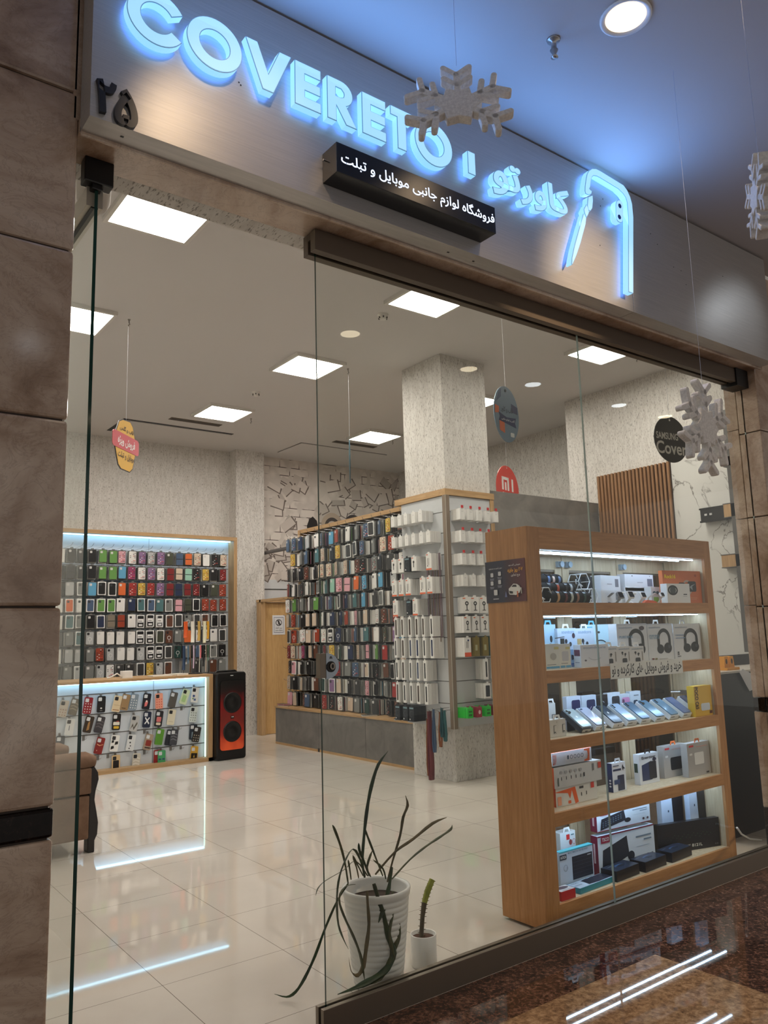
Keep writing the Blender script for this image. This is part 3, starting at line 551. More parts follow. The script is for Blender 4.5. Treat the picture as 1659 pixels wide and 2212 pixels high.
for ri in range(11):
    z=2.80-.217*ri
    for ci,y in enumerate(ys):
        if ri==1 and ci==0: continue
        yy=y+random.uniform(-.04,.04); x=5.72+random.uniform(-.02,.025); zz=z+random.uniform(-.006,.006)
        if ri==10: zz=.517+.112
        place_pack(RW[ri][ci],(x,yy,zz),R(-90)+random.uniform(-.38,.22),'%s row, %s from door, right rack'%(NUM[ri],NUM[ci]),'phone case packs on the right rack',random.uniform(-.05,.05))
        F=Matrix.Translation((x+.012,yy,zz-.006))@Matrix.Rotation(R(-90)+random.uniform(-.2,.1),4,'Z')
        slices(sm,None,F,random.choice((9,11,13)) if ri<10 else 8,.105,.18,PALR,.012,.006)
        F=Matrix.Translation((x+.012+random.uniform(0,.05),yy-.09,zz-.006))@Matrix.Rotation(R(-90)+random.uniform(-.15,.15),4,'Z')
        if ri<10: slices(sm,None,F,8,.06,.172,PALR,.012,.008)
tag(sm.build('hanging_case_packs'),'dense stacks of packed phone cases hanging behind the front ones, right rack','phone cases',kind='stuff')
for i,y in enumerate(ys):
    mb=MB(); mb.tube([(6.12,y,2.925),(5.76,y,2.925),(5.72,y,2.935),(5.70,y-.01,2.965)],.003,CHROME,6); relto(mb.build('hook'),rk2)
for z in (2.28,2.02,1.78,1.32,.87):
    mb=MB(); mb.tube([(6.12,10.02,z),(5.72,10.05,z),(5.69,10.06,z+.02)],.003,CHROME,6); relto(mb.build('hook'),rk2)
# cases lying on the bench
for i,(y,c,l) in enumerate(((9.98,(220,150,160),'flat pink phone case pack lying at the bench end'),(9.93,(205,190,170),'flat beige phone case pack under the pink one'),(7.25,(190,196,190),'flat pale green pack lying on the bench by the column'),(7.9,(225,222,214),'flat white card lying on bench between the case packs'))):
    mb=MB(); mb.box(-.05,.05,-.09,.09,0,.014,P(c,.35)); mb.box(-.055,.055,-.095,.095,.014,.016,SLEEVE)
    tag(mb.build('case_pack',loc=(5.64,y,.5172+(0.0172 if i==0 else 0)),rot=(0,0,.4*i)),l,'phone case')
# ------------------------------------------------------------------ column display
def slat_panel(F,w,z0,z1,gs,name):
    mb=MB(); mb.box(0,w,0,.03,z0,z1,SLAT,F)
    for g in gs: mb.box(.004,w-.004,-.0012,0,g-.004,g+.004,GROOVE,F)
    return mb
GL=[2.73,2.51,2.284,2.067,1.841,1.655,1.435,1.217,.996,.777]
cd=empty('column_display',(5.7,6.4,.54)); tag(cd,'grey-white slatwall display with oak cap wrapped around the papered column','display rack')
relto(slat_panel(FR((5.36,6.80,0),'left'),.73,.545,2.90,GL,'').build('slatwall_panel'),cd); relto(slat_panel(FR((5.38,6.055,0)),.62,.545,2.90,GL,'').build('slatwall_panel'),cd)
mb=MB(); mb.box(5.345,6.06,6.04,6.142,2.905,2.972,OAKX); mb.box(5.345,5.443,6.142,6.90,2.905,2.972,OAKY); relto(mb.build('cap'),cd)
mb=MB(); mb.box(6.0,6.055,6.045,6.142,.545,2.905,OAK); relto(mb.build('side_post'),cd)
mb=MB(); mb.box(5.345,5.352,6.044,6.09,.53,2.905,P((132,116,100),.5)); mb.box(5.352,5.40,6.038,6.046,.53,2.905,P((132,116,100),.5)); mb.box(5.347,5.356,6.040,6.05,.53,2.905,P((206,200,190),.4,.2)); relto(mb.build('corner_profile'),cd)
for y,z in ((6.33,.68),(6.30,.70),(6.25,.72),(6.36,.62),(6.16,.70),(6.12,.74),(6.09,.72),(6.22,2.30)):
    mb=MB(); mb.tube([(5.365,y,z-.002),(5.26,y,z-.002),(5.24,y,z+.014)],.003,CHROME,6); relto(mb.build('hook'),cd)
WB=(232,231,228)
def accbox(kind,w,h,t,items,col=WB,red=False,name='accessory_box'):
    mb=MB(); mb.box(-w/2,w/2,0,t,-h/2,h/2,P(col,.45)); mb.prism([(-w*.2,h/2),(w*.2,h/2),(w*.16,h/2+.016),(-w*.16,h/2+.016)],.0015,P(col,.4))
    if items: deco(mb,Matrix.Translation((-w/2,0,-h/2)),w,h,items)
    o=mb.build(name)
    if red: r=MB(); r.box(-.012,.012,-.006,.006,h/2+.004,h/2+.032,P((196,40,44),.35)); r.build('security_tag',o)
    return o
DK=(38,38,40)
KIND={'w':(.062,.115,.03,[('r',.3,.7,.7,.74,(190,190,190))]),'W':(.062,.115,.03,[('r',.3,.7,.7,.74,(190,190,190))]),
 'e':(.085,.15,.03,[('c',.45,.62,.16,.10,DK),('r',.36,.25,.5,.6,DK),('r',.1,.88,.4,.94,(222,90,50))]),
 'c':(.085,.17,.022,[('r',.28,.3,.34,.72,DK),('r',.5,.3,.56,.72,DK),('c',.31,.25,.08,.04,DK),('r',0,0,1,.1,(226,110,70)),('r',.1,.9,.4,.95,(222,90,50))]),
 's':(.05,.205,.022,[('R',.25,.1,.75,.9,(70,58,50),.008)]),'S':(.05,.205,.022,[('R',.25,.1,.75,.9,(44,56,88),.008)]),'t':(.05,.205,.022,[('R',.3,.12,.7,.88,(36,36,38),.008)]),
 'h':(.095,.165,.03,[('c',.55,.6,.2,.13,DK),('c',.55,.6,.1,.06,(200,200,200)),('r',.5,.2,.6,.5,DK),('r',.35,.16,.75,.2,DK),('r',.1,.88,.4,.94,(222,110,60))]),
 'p':(.075,.15,.02,[('R',.14,.12,.86,.86,(36,42,50),.008)]),'k':(.085,.15,.05,[('r',.1,.84,.9,.94,(120,150,160)),('a',.45,.5,.25,.2,.03,60,300,(90,100,104)),('c',.2,.14,.1,.05,(220,220,220))]),
 'g':(.075,.10,.03,[('r',.2,.2,.8,.4,(20,110,30)),('r',.2,.55,.8,.7,(20,110,30))]),'r':(.065,.10,.03,[('c',.5,.5,.25,.2,(230,200,200))]),'y':(.075,.19,.03,[('r',.2,.3,.6,.6,(160,160,120))]),'T':(.08,.2,.03,[('r',.15,.2,.8,.7,(120,176,170))]),
 'P':(.085,.19,.02,[('r',.3,.45,.36,.8,DK),('r',.5,.45,.56,.8,DK),('r',0,0,1,.22,(226,84,44)),('c',.6,.85,.14,.05,(40,60,110))])}
KC={'k':(26,32,40),'g':(40,190,60),'r':(150,40,60),'y':(120,104,36),'T':(60,110,104)}
KN={'w':'small white box','W':'small white box','e':'white car charger box','c':'white and orange cable box','s':'narrow white box with brown strap','S':'narrow white box with blue strap','t':'narrow white box with black strap','h':'white holder box with black stand picture','p':'flat white box with dark phone picture','k':'black accessory pack','g':'bright green small pack','r':'dark red small pack','y':'dark mustard pack','T':'dark teal pack','P':'white cable pack with orange foot'}
KP={}; acc=MB()
def col_item(k,face,pos,z,ri,ci,rot=0):
    key=(k); new=key not in KP
    w,h,t,it=KIND[k]
    if new: KP[key]=accbox(k,w,h,t,it,KC.get(k,WB),k=='W')
    o=KP[key] if new else dup(KP[key])
    if face=='L': o.location=(5.20,pos,z); o.rotation_euler=(0,0,R(-90)+rot)
    else: o.location=(pos,5.90,z); o.rotation_euler=(0,0,rot)
    side='left' if face=='L' else 'front'
    tag(o,'%s on column %s face, %s row, %s from %s'%(KN[k],side,NUM[ri],NUM[ci],'back' if face=='L' else 'corner'),'boxed accessory','accessory boxes on the column %s face'%side)
    F=Matrix.Translation(o.location)@Matrix.Rotation(o.rotation_euler.z,4,'Z'); n=int(.14/(t+.002))
    for i in range(1,n+1): acc.box(-w/2,w/2,0,t,-h/2,h/2,ATT,F@Matrix.Translation((random.uniform(-.002,.002),i*(t+.0015),0)),KC.get(k,random.choice(((226,225,222),(214,212,208),(232,231,228)))))
CL=["wwwww.","wwwwww","eeke.c","ccc.cc","c.kc..","ssDsst","tsSStS","tstSt.","sttst.","kkk...".replace('k','k')]
CLz=[2.70,2.47,2.21,1.97,1.755,1.552,1.335,1.105,.872,.66]
CF=["WWWWW","WWWW.","WWWW.","wwwww","hhh..","hhh..","PyyT.","..tst","..pp.","grgrp"]
CFz=[2.69,2.46,2.225,2.005,1.755,1.56,1.335,1.105,.89,.69]
for ri,r in enumerate(CL):
    for ci,k in enumerate(r):
        if k in '.': continue
        k='s' if k=='D' else k; col_item(k,'L',6.76-.118*ci+random.uniform(-.01,.01),CLz[ri],ri,ci,random.uniform(-.06,.06))
for ri,r in enumerate(CF):
    for ci,k in enumerate(r):
        if k!='.': col_item(k,'F',5.45+.122*ci+random.uniform(-.006,.006),CFz[ri],ri,ci,random.uniform(-.08,.08)+(-.35 if ri==4 else 0))
tag(acc.build('hanging_accessory_boxes'),'rows of boxed accessories hanging behind the front ones on the column','accessory boxes',kind='stuff')
# rope lanyards and fabric neck straps
for i in range(14):
    c=[(120,92,110),(92,60,70),(104,96,70),(140,120,130),(70,58,66),(118,84,60)][i%6]; y=6.32-.0165*i
    mb=MB(); mb.tube([(0,0,0),(random.uniform(-.004,.004),random.uniform(-.006,.006),-.3),(.004,random.uniform(-.008,.008),-.62),(0,0,-.86-random.uniform(0,.05))],.0042,P(c,.7),6)
    tag(mb.build('rope_lanyard',loc=(5.30,y,2.30)),'thin %s rope lanyard, %s in the bundle on the column'%(['mauve','wine','olive','lilac','plum','copper'][i%6],NUM[i]),'lanyard','rope lanyards on the column')
for i,(y,zt,zb,c,w,dx,l) in enumerate(((6.33,.68,.12,(84,44,50),.028,.00,'wine red'),(6.30,.70,.03,(112,52,58),.040,-.06,'broad maroon'),(6.25,.72,.30,(70,96,130),.020,-.02,'patterned blue'),(6.36,.62,.06,(150,92,50),.022,.01,'copper brown'),(6.16,.70,.36,(150,90,56),.018,.0,'orange brown'),(6.12,.74,.46,(36,84,92),.026,-.02,'teal green'),(6.09,.72,.42,(46,98,104),.020,.01,'dark turquoise'))):
    mb=MB(); h=zt-zb
    mb.tube([(0,0,0),(-.004,.012,-h*.4),(-.003,.020,-h*.8),(-.004,.010,-h),(-.006,-.012,-h),(-.006,-.020,-h*.8),(-.006,-.012,-h*.4),(-.004,0,0)],w*.75,P(c,.6),8,flat=.25,up=(1,0,0))
    tag(mb.build('neck_strap',loc=(5.27+dx*.3,y,zt)),'long %s fabric neck strap hanging low on the column'%l,'strap','neck straps hanging to the floor')
mb=MB(); mb.tube([(0,0,.05),(.03,.0,.10),(.02,.02,.3),(.05,.03,.35),(.08,.05,.1),(.02,.04,.02),(-.02,.0,.006),(.04,-.02,.006)],.003,BLACK,6); tag(mb.build('cable',loc=(6.06,6.02,.0)),'thin black cable coiled at the foot of the column','cable')
# ------------------------------------------------------------------ desk with lit case display
dk=empty('display_desk',(3.0,9.6,0)); tag(dk,'oak desk with a lit white slatwall front full of phone cases','desk')
DX0,DX1=1.5,4.262
mb=MB(); mb.box(DX0,DX1,9.31,9.95,1.018,1.05,OAKX); relto(mb.build('top',bevel=.002),dk)
mb=MB(); mb.box(DX1-.052,DX1,9.31,9.95,0,1.018,OAK); mb.box(DX0,DX0+.05,9.31,9.95,0,1.018,OAK); mb.box(DX0,DX1,9.31,9.95,0,.045,OAKX); relto(mb.build('frame'),dk)
mb=MB(); mb.box(DX0+.05,DX1-.052,9.44,9.46,.045,1.018,SLATD)
DG=[PX(435,y,'y',9.44).z for y in (1484,1524,1564,1605)]
for z in DG: mb.box(DX0+.05,DX1-.054,9.437,9.44,z-.005,z+.005,GROOVE)
vx=PX(331,1500,'y',9.44).x; mb.box(vx,vx+.004,9.438,9.44,.045,1.018,GROOVE); relto(mb.build('slatwall_panel'),dk)
mb=MB(); mb.box(DX0+.06,DX1-.07,9.37,9.42,1.009,1.0175,LEDM); mb.box(DX1-.066,DX1-.054,9.39,9.405,.05,1.0,P((190,232,225),.5,est=2.0,name='led_strip_soft')); relto(mb.build('led_strip'),dk)
def case_item(cx,cy,tilt,col,marks,label,y=9.40,w=.094,h=.184):
    c=PX(110+cx*.2713,1440+cy*.2713,'y',y); e=empty('phone_case',(c.x,y,c.z)); 
    T=Matrix.Rotation(R(tilt),4,'Y'); mb=MB(); mb.prism(rr(-w/2,w/2,-h/2,h/2,.014),.009,P(col,.35),T)
    deco(mb,T@Matrix.Translation((-w/2,0,-h/2)),w,h,marks); mb.build('shell',e)
    mb=MB(); mb.prism(rr(-w*.40,w*.02,h*.20,h*.42,.007),.002,P((215,220,225) if sum(col)<520 and tilt%2==0 else (40,42,46),.3),T@Matrix.Translation((0,-.004,0))); mb.build('camera_cutout',e)
    mb=MB(); mb.tube([(0,.038,h*.5+.012),(0,-.01,h*.5+.006),(0,-.03,h*.5+.016)],.0022,CHROME,6); mb.box(-.012,.012,.034,.038,h*.5-.01,h*.5+.03,P((120,118,116),.4)); relto_=mb.build('hook',dk); relto_.location=(c.x-dk.location.x,y-dk.location.y,c.z)
    return tag(e,label+', on the lit desk front','phone case','single phone cases on the desk front')
wv=lambda c:[('p',[(.1,.3+.18*i),(.4,.36+.18*i),(.9,.28+.18*i),(.9,.34+.18*i),(.4,.43+.18*i),(.1,.37+.18*i)],c) for i in range(3)]
dots=lambda c,n=3:[('c',.2+.3*(i%3),.12+.16*(i//3),.07,.035,c) for i in range(n*3)]
CI=[(100,335,12,(196,186,172),dots((160,120,100)),'beige case with small brown specks'),(185,320,14,(98,90,76),wv((150,140,120)),'olive brown case with pale waves'),(295,310,8,(140,34,44),dots((225,215,215),4),'red case covered in white paw dots'),
(402,300,2,(26,28,32),[('c',.5,.26,.12,.05,(220,220,220)),('r',.35,.1,.65,.13,(160,160,160))],'black case with a small white face print'),(527,296,12,(222,204,170),[('r',.1,.1,.9,.14,(150,90,50)),('r',.1,.4,.9,.43,(196,170,130))],'cream case with brown hem line'),
(592,284,12,(158,130,94),[('r',.2,.1,.7,.16,(90,70,50))],'tan brown case'),(660,280,10,(130,146,160),dots((226,230,232),4),'dusty blue case with white flowers'),(762,276,8,(28,30,40),[('p',[(.3,.15),(.6,.2),(.7,.45),(.5,.6),(.3,.4)],(224,120,120)),('c',.5,.5,.12,.06,(230,220,210))],'black case with a pink dancing figure'),
(862,274,-2,(236,164,140),dots((206,80,70),4),'peach case with red fruit dots'),(972,264,14,(90,88,84),[],'plain dark grey case'),(1066,240,20,(206,222,186),[('R',.2,.15,.75,.6,(170,206,140),.012)],'pale green wavy case with green patch'),(1147,225,8,(228,230,226),[('r',.2,.35,.5,.5,(60,80,130)),('r',.4,.12,.7,.26,(90,110,160)),('r',.2,.2,.36,.3,(90,140,80))],'white case with blue sticker prints'),
(150,482,8,(226,228,228),[('r',.4,.3,.5,.6,(110,120,130))],'white case with one thin mark'),(300,460,14,(58,48,40),[('p',[(.4,.1),(.7,.2),(.6,.7),(.4,.6)],(170,130,80))],'dark case with a golden streak'),(388,462,14,(62,60,66),wv((100,96,100)),'smoky charcoal case with waves'),
(522,440,4,(28,26,26),[('R',.12,.3,.9,.5,(230,226,210),.008),('R',.2,.08,.85,.24,(222,182,60),.008),('r',.5,.52,.8,.56,(180,60,50))],'black case with yellow and white stickers'),(665,452,12,(188,190,190),[('p',[(.1,.1),(.3,.5),(.5,.25),(.8,.62),(.9,.5),(.55,.08),(.35,.32)],(96,92,84))],'clear case with an M shaped smear'),
(765,422,6,(30,40,64),[('p',[(.2,.25),(.3,.2),(.85,.6),(.75,.66)],(236,238,240)),('p',[(.2,.6),(.3,.66),(.85,.28),(.75,.2)],(236,238,240))],'navy case with a white cross of arrows'),(860,415,8,(40,40,44),[('R',.2,.3,.8,.62,(214,120,120),.01),('R',.2,.1,.8,.26,(226,214,190),.01)],'black edged case with pink and cream picture'),
(960,402,10,(226,220,196),[('r',.2,.2,.8,.22,(180,170,140))],'plain cream case'),(1135,380,8,(214,224,222),dots((120,136,128),4),'pale case with scattered grey dots'),(72,620,4,(52,56,66),[('r',.3,.3,.6,.45,(200,170,120))],'dark case just above the armchair'),
(387,630,14,(132,36,34),[('p',[(.15,.55),(.5,.48),(.9,.58),(.9,.62),(.5,.53),(.15,.6)],(220,160,120)),('c',.3,.2,.05,.03,(220,190,170))],'dark red case with a pale curved line'),(508,610,8,(240,240,238),[('p',[(.1,.1),(.5,.2),(.4,.35),(.1,.3)],(24,24,26)),('p',[(.5,.4),(.9,.45),(.9,.62),(.55,.6)],(24,24,26)),('p',[(.1,.5),(.4,.55),(.3,.7),(.1,.66)],(24,24,26))],'black and white cow patterned case'),
(637,605,10,(224,228,230),[('c',.4,.5,.1,.05,(40,40,44)),('c',.5,.3,.08,.04,(40,40,44)),('c',.4,.14,.08,.04,(40,40,44))],'white case with three black blots'),(775,600,14,(168,150,130),[('R',.2,.25,.9,.62,(140,50,40),.012),('r',.2,.1,.9,.18,(60,40,36))],'clear case with a red round picture'),(865,560,10,(92,150,52),[],'plain grass green case'),
(945,566,12,(40,44,54),[],'black case half behind a dark glossy one'),(980,562,8,(66,68,76),wv((120,122,130)),'dark glossy case with marble sheen'),(1133,520,4,(44,54,66),[('r',.3,.1,.6,.5,(150,170,180))],'dark blue case with pale smear, upper of a pair'),(1160,540,12,(44,42,42),dots((190,180,160),3),'black case with gold specks, lower of a pair'),
(518,770,0,(222,190,140),[('R',.14,.08,.86,.68,(30,26,28),.008)],'beige case with a black panel'),(680,755,4,(214,210,196),wv((236,234,226)),'pale wavy edged case'),(850,726,0,(150,40,40),[('r',.1,.1,.9,.15,(200,160,150))],'dark red case peeping behind the green one'),
(882,730,0,(74,170,110),[('R',.1,.4,.42,.5,(60,80,130),.006),('R',.58,.4,.9,.5,(60,80,130),.006),('R',.34,.16,.66,.26,(236,240,236),.008)],'green animal shaped case with blue glasses'),(1140,696,6,(218,170,56),[('R',.1,.2,.92,.56,(26,24,24),.004),('p',[(.4,.28),(.6,.28),(.52,.48)],(230,190,70))],'yellow case with a black square picture')]
for k,a in enumerate(CI):
    yy=9.40 if k not in (27,29,33) else 9.415
    w,h=(.094,.184)
    case_item(*a,y=yy,w=w,h=h)
for cx,cy in ((1040,335),(1015,492),(1035,645),(955,655),(745,520),(745,685),(260,575),(375,730),(455,715)):   # empty hooks
    c=PX(110+cx*.2713,1440+cy*.2713,'y',9.43); mb=MB(); mb.box(-.014,.014,.002,.008,-.02,.03,P((120,118,116),.4)); mb.tube([(0,0,0),(.01,-.05,-.004),(.014,-.06,.012)],.0024,CHROME,6); o=relto(mb.build('hook'),dk); o.location=(c.x,c.y,c.z)
# things on the desk
mb=MB(); mb.box(-.06,.06,-.05,.05,0,.085,WHITE); mb.tube([(-.06,0,.02),(-.12,-.03,.06),(-.18,0,.02),(-.22,.02,.01)],.01,WHITE,6); tag(mb.build('card_printer',loc=(PX(273,1460,'y',9.5).x,9.5,1.0502),bevel=.004),'small white box with a paper curl on the desk top','printer')
for i,(px,w,l) in enumerate(((345,.24,'flat white sheet stack on the desk, left one'),(385,.16,'crumpled pale leaflets on the desk beside the strap stand'))):
    mb=MB(); mb.box(-w/2,w/2,-.1,.1,0,.012+.008*i,P((226,222,212),.6)); tag(mb.build('paper_stack',loc=(PX(px,1460,'y',9.5).x,9.5,1.0502),rot=(0,0,.2*i),bevel=.002),l,'paper')
sp=empty('strap_stand',(PX(421,1458,'y',9.6).x,9.6,1.0502)); tag(sp,'rotating wire stand hung with phone straps on the desk corner','stand')
mb=MB(); mb.lathe([(0,.0),(.10,.0),(.10,.01),(.012,.016),(.008,.02),(.008,.68),(0,.69)],P((60,58,56),.4,.6),20)
for z in (.36,.66): 
    for a in range(0,360,45): mb.tube([(0,0,z),(.17*math.cos(R(a)),.17*math.sin(R(a)),z)],.0025,CHROME,5)
mb.build('wire_frame',sp)
for i,(a,z,L,c,w,l) in enumerate(((190,.36,.30,(44,66,96),.045,'thick dark blue'),(215,.36,.22,(80,112,140),.02,'thin steel blue'),(240,.36,.28,(214,190,214),.018,'lilac'),(265,.36,.33,(200,200,190),.012,'cream cord'),(285,.36,.26,(28,28,30),.03,'black'),(300,.36,.33,(214,196,176),.01,'beige loop'),(320,.36,.2,(110,150,120),.012,'green cord'),
  (200,.66,.2,(226,96,40),.06,'orange card'),(235,.66,.26,(230,226,214),.055,'white card'),(262,.66,.24,(196,160,84),.04,'golden charm'),(290,.66,.27,(226,222,190),.05,'pale card with charms'),(318,.66,.22,(216,160,40),.035,'yellow charm'),(270,.36,.16,(230,120,130),.02,'pink charm'),(225,.36,.33,(120,84,60),.012,'brown cord'))):
    x,y=.165*math.cos(R(a)),.165*math.sin(R(a)); mb=MB(); mb.tube([(0,0,0),(.004,0,-L*.5),(0,0,-L),(.0,-.002,-L-.004)],[w*.45]*4,P(c,.5),8,flat=.3,up=(1,0,0))
    tag(mb.build('phone_strap',loc=(sp.location.x+x,9.6+y,1.05+z)),'%s phone strap hanging from the wire stand on desk'%l,'phone strap','phone straps on the wire stand')
# ------------------------------------------------------------------ party speaker
e=empty('party_speaker',(4.47,9.38,0)); e.rotation_euler=(0,0,R(3)); tag(e,'tall black party speaker glowing red and orange beside the desk','speaker')
mb=MB(); mb.prism(rr(-.205,.205,.0,1.062,.035,5),.30,P((10,10,11),.45),Matrix.Translation((0,-.15,0))); mb.build('cabinet',e,bevel=.012)
m,t,b=newmat('glowing_grille'); v=ocoords(t); sx=node(t,'ShaderNodeSeparateXYZ'); t.links.new(v,sx.inputs[0]); n=noise(t,v,5,2,.5)
f=math_(t,'ADD',sx.outputs[2],math_(t,'MULTIPLY',math_(t,'SUBTRACT',n,.5),.35)); c=ramp(t,f,[(.12,(226,82,34)),(.30,(150,34,16)),(.50,(110,26,18)),(.68,(120,6,8)),(.82,(30,4,4)),(.92,(4,2,2))])
t.links.new(c,b.inputs['Emission Color']); setp(b,est=.6,col=(.01,.01,.01,1),rough=.3)
mb=MB(); mb.prism(rr(-.165,.165,.12,.96,.04,5),.004,m,Matrix.Translation((0,-.1665,0))); mb.build('glowing_grille',e)
for z,r in ((.69,.122),(.34,.122)):
    mb=MB(); mb.lathe([(0,.012),(.04,.014),(.055,.006),(.095,.006),(r-.012,.012),(r,.014),(r+.006,.0)],P((9,9,10),.5),36,Matrix.Translation((0,-.1675,z))@Matrix.Rotation(R(90),4,'X')); mb.build('woofer',e)
mb=MB(); mb.box(-.022,.022,-.172,-.166,.495,.53,P((14,14,16))); mb.box(-.016,.016,-.1735,-.172,.512,.522,P((226,226,226))); mb.build('badge',e)
mb=MB(); mb.box(-.02,.02,-.153,-.1505,1.018,1.026,P((214,214,214))); mb.build('badge',e); mb=MB(); mb.tube([(-.15,0,1.058),(-.13,0,1.075),(.13,0,1.075),(.15,0,1.058)],.012,P((12,12,13),.4),8); mb.build('handle',e)
# ------------------------------------------------------------------ wooden door
dr=struct(empty('door_2',(6.2,11.1,0)))
mb=MB(); mb.box(5.86,5.93,11.05,11.2,0,2.03,OAK); mb.box(5.945,5.975,11.09,11.2,0,2.03,DOORW); mb.box(5.85,5.90,9.95,11.1,2.03,2.07,OAKY); mb.box(5.85,6.75,11.05,11.2,2.03,2.07,OAKX); relto(mb.build('frame',bevel=.002),dr)
mb=MB(); mb.box(5.985,6.75,11.11,11.15,0.005,2.025,DOORW); relto(mb.build('door_leaf'),dr)
a=PX(589,1350,'y',11.1).x; b_=PX(616,1350,'y',11.1).x; zt=PX(602,1329,'y',11.1).z; zb=PX(602,1371,'y',11.1).z
mb=MB(); w,h=b_-a,zt-zb; F=Matrix.Translation((a,11.107,zb)); mb.box(0,w,0,.002,0,h,P((222,222,224),.5),F); deco(mb,F,w,h,[('r',.12,.1,.88,.12,(60,70,110)),('r',.12,.88,.88,.9,(60,70,110)),('r',.12,.1,.14,.9,(60,70,110)),('r',.86,.1,.88,.9,(60,70,110)),('a',.5,.62,.25,.17,.05,0,360,(40,36,40)),('c',.5,.70,.05,.04,(40,36,40)),('p',[(.42,.66),(.58,.66),(.56,.56),(.62,.5),(.54,.48),(.5,.56),(.42,.48),(.4,.52),(.46,.58)],(40,36,40)),('p',[(.34,.74),(.38,.77),(.68,.51),(.64,.48)],(40,36,40)),('t',fa('ورود افراد'),.25,.30,.75,.38,(30,30,34),.02),('t',fa('متفرقه ممنوع'),.2,.17,.8,.26,(30,30,34),.02)])
tag(mb.build('door_notice'),'white no-entry notice taped to the oak door','notice')
# ------------------------------------------------------------------ armchair
ar=empty('armchair',(1.35,6.4,0)); tag(ar,'brown suede armchair with black carved wooden front post at the left','armchair')
m,t,b=newmat('brown_suede'); v=coords(t); t.links.new(ramp(t,noise(t,v,9,5,.6,.5),[(.3,(112,88,72)),(.7,(136,110,92))]),b.inputs['Base Color']); setp(b,rough=.85,spec=.15); SU=m
for y0,y1 in ((6.0,6.17),(6.72,6.88)):
    mb=MB(); mb.box(.80,1.80,y0,y1,.10,.40,SU); mb.box(.80,1.81,y0-.004,y1,.41,.59,SU); relto(mb.build('arm_panel',bevel=.012),ar)
    mb=MB(); mb.tube([(.85,(y0+y1)/2,.615),(1.2,(y0+y1)/2,.622),(1.6,(y0+y1)/2,.632),(1.78,(y0+y1)/2,.632),(1.845,(y0+y1)/2,.62)],[.062,.064,.066,.066,.045],SU,18,flat=1.45); relto(mb.build('arm_roll'),ar)
    mb=MB(); mb.prism([(1.80,.06),(1.80,.58),(1.83,.60),(1.862,.55),(1.868,.50),(1.848,.42),(1.842,.36),(1.858,.28),(1.872,.20),(1.868,.12),(1.85,.08),(1.85,.0),(1.80,.0)],.10,P((34,30,32),.3),Matrix.Translation((0,y0+.02,0))); relto(mb.build('front_post',bevel=.008),ar)
    mb=MB(); mb.prism([(.82,.12),(.88,.12),(.86,.0),(.83,0)],.06,P((34,30,32),.3),Matrix.Translation((0,y0+.05,0))); relto(mb.build('leg'),ar)
mb=MB(); mb.box(.95,1.80,6.17,6.72,.12,.45,SU); relto(mb.build('seat',bevel=.04,seg=3),ar)
mb=MB(); mb.box(.72,1.12,6.02,6.86,.2,.80,SU); mb.tube([(1.55,6.3,.70),(1.55,6.32,.70)],.01,SU); relto(mb.build('backrest',bevel=.09,seg=4),ar)
mb=MB(); mb.tube([(1.20,6.42,.66),(1.46,6.42,.70)],[.02,.13],SU,18); mb.lathe([(0,.16),(.08,.15),(.13,.10),(.15,.0),(.14,-.16),(0,-.18)],SU,24,Matrix.Translation((1.45,6.45,.66))); relto(mb.build('cushion'),ar)
# ------------------------------------------------------------------ right wall
sl=empty('slat_panel',(8.06,5.67,0)); tag(sl,'walnut brown vertical slat panel on dark backing, right wall','wall panel')
mb=MB(); mb.box(8.066,8.08,5.15,6.2,0,3.38,P((44,32,26),.7)); relto(mb.build('backing'),sl)
mb=MB(); 
for i in range(20):
    y=5.155+i*.0525; mb.box(8.038,8.067,y,y+.029,0,3.385+.0,SLATW)
relto(mb.build('slats',bevel=.003),sl)
# shelf stubs on a dark frame beyond the right reveal
sf=empty('wall_frame_shelf',(6.0,3.05,0)); tag(sf,'dark framed strip with little oak shelf ends, right edge of the glass','shelf')
def corner(px,py,x): return PX(px,py,'x',x)
XF=7.98
mb=MB(); ya=PX(1573,900,'x',XF).y; 
mb.box(XF,8.08,ya-.03,ya+.07,1.2,PX(1566,885,'x',XF).z,P((92,90,88),.45)); relto(mb.build('upright'),sf)
for k,(pt,pb,pl) in enumerate(((988,1008,1562),(1090,1118,1562),(1200,1226,1558))):
    zt=PX(pl,pt,'x',XF).z; zb=PX(pl,pb,'x',XF).z; y1=PX(pl,pt,'x',XF).y
    mb=MB(); mb.box(XF-.0,8.08,ya-.02,y1,zb,zt,OAK); mb.box(XF-.004,8.08,ya-.02,y1+.006,zt,zt+.008,P((92,90,88))); mb.box(XF-.004,8.08,ya-.02,y1+.006,zb-.008,zb,P((92,90,88))); relto(mb.build('shelf'),sf)
a=PX(1512,1100,'x',7.99); zb=PX(1515,1128,'x',7.99).z
mb=MB(); mb.box(7.99,8.08,ya,a.y,zb,a.z,P((28,28,28),.3)); mb.box(7.985,7.99,ya,a.y+.01,zb-.01,zb+.012,P((20,20,20),.3)); mb.box(7.985,7.99,ya,a.y+.01,a.z-.012,a.z+.006,P((20,20,20),.3))
for dy in (.08,.14): mb.box(7.984,7.986,a.y-dy,a.y-dy+.03,(zb+a.z)/2-.01,(zb+a.z)/2+.012,P((200,200,200),.3))
tag(mb.build('wall_bracket'),'black metal wall bracket with white marks on the veined marble','bracket')
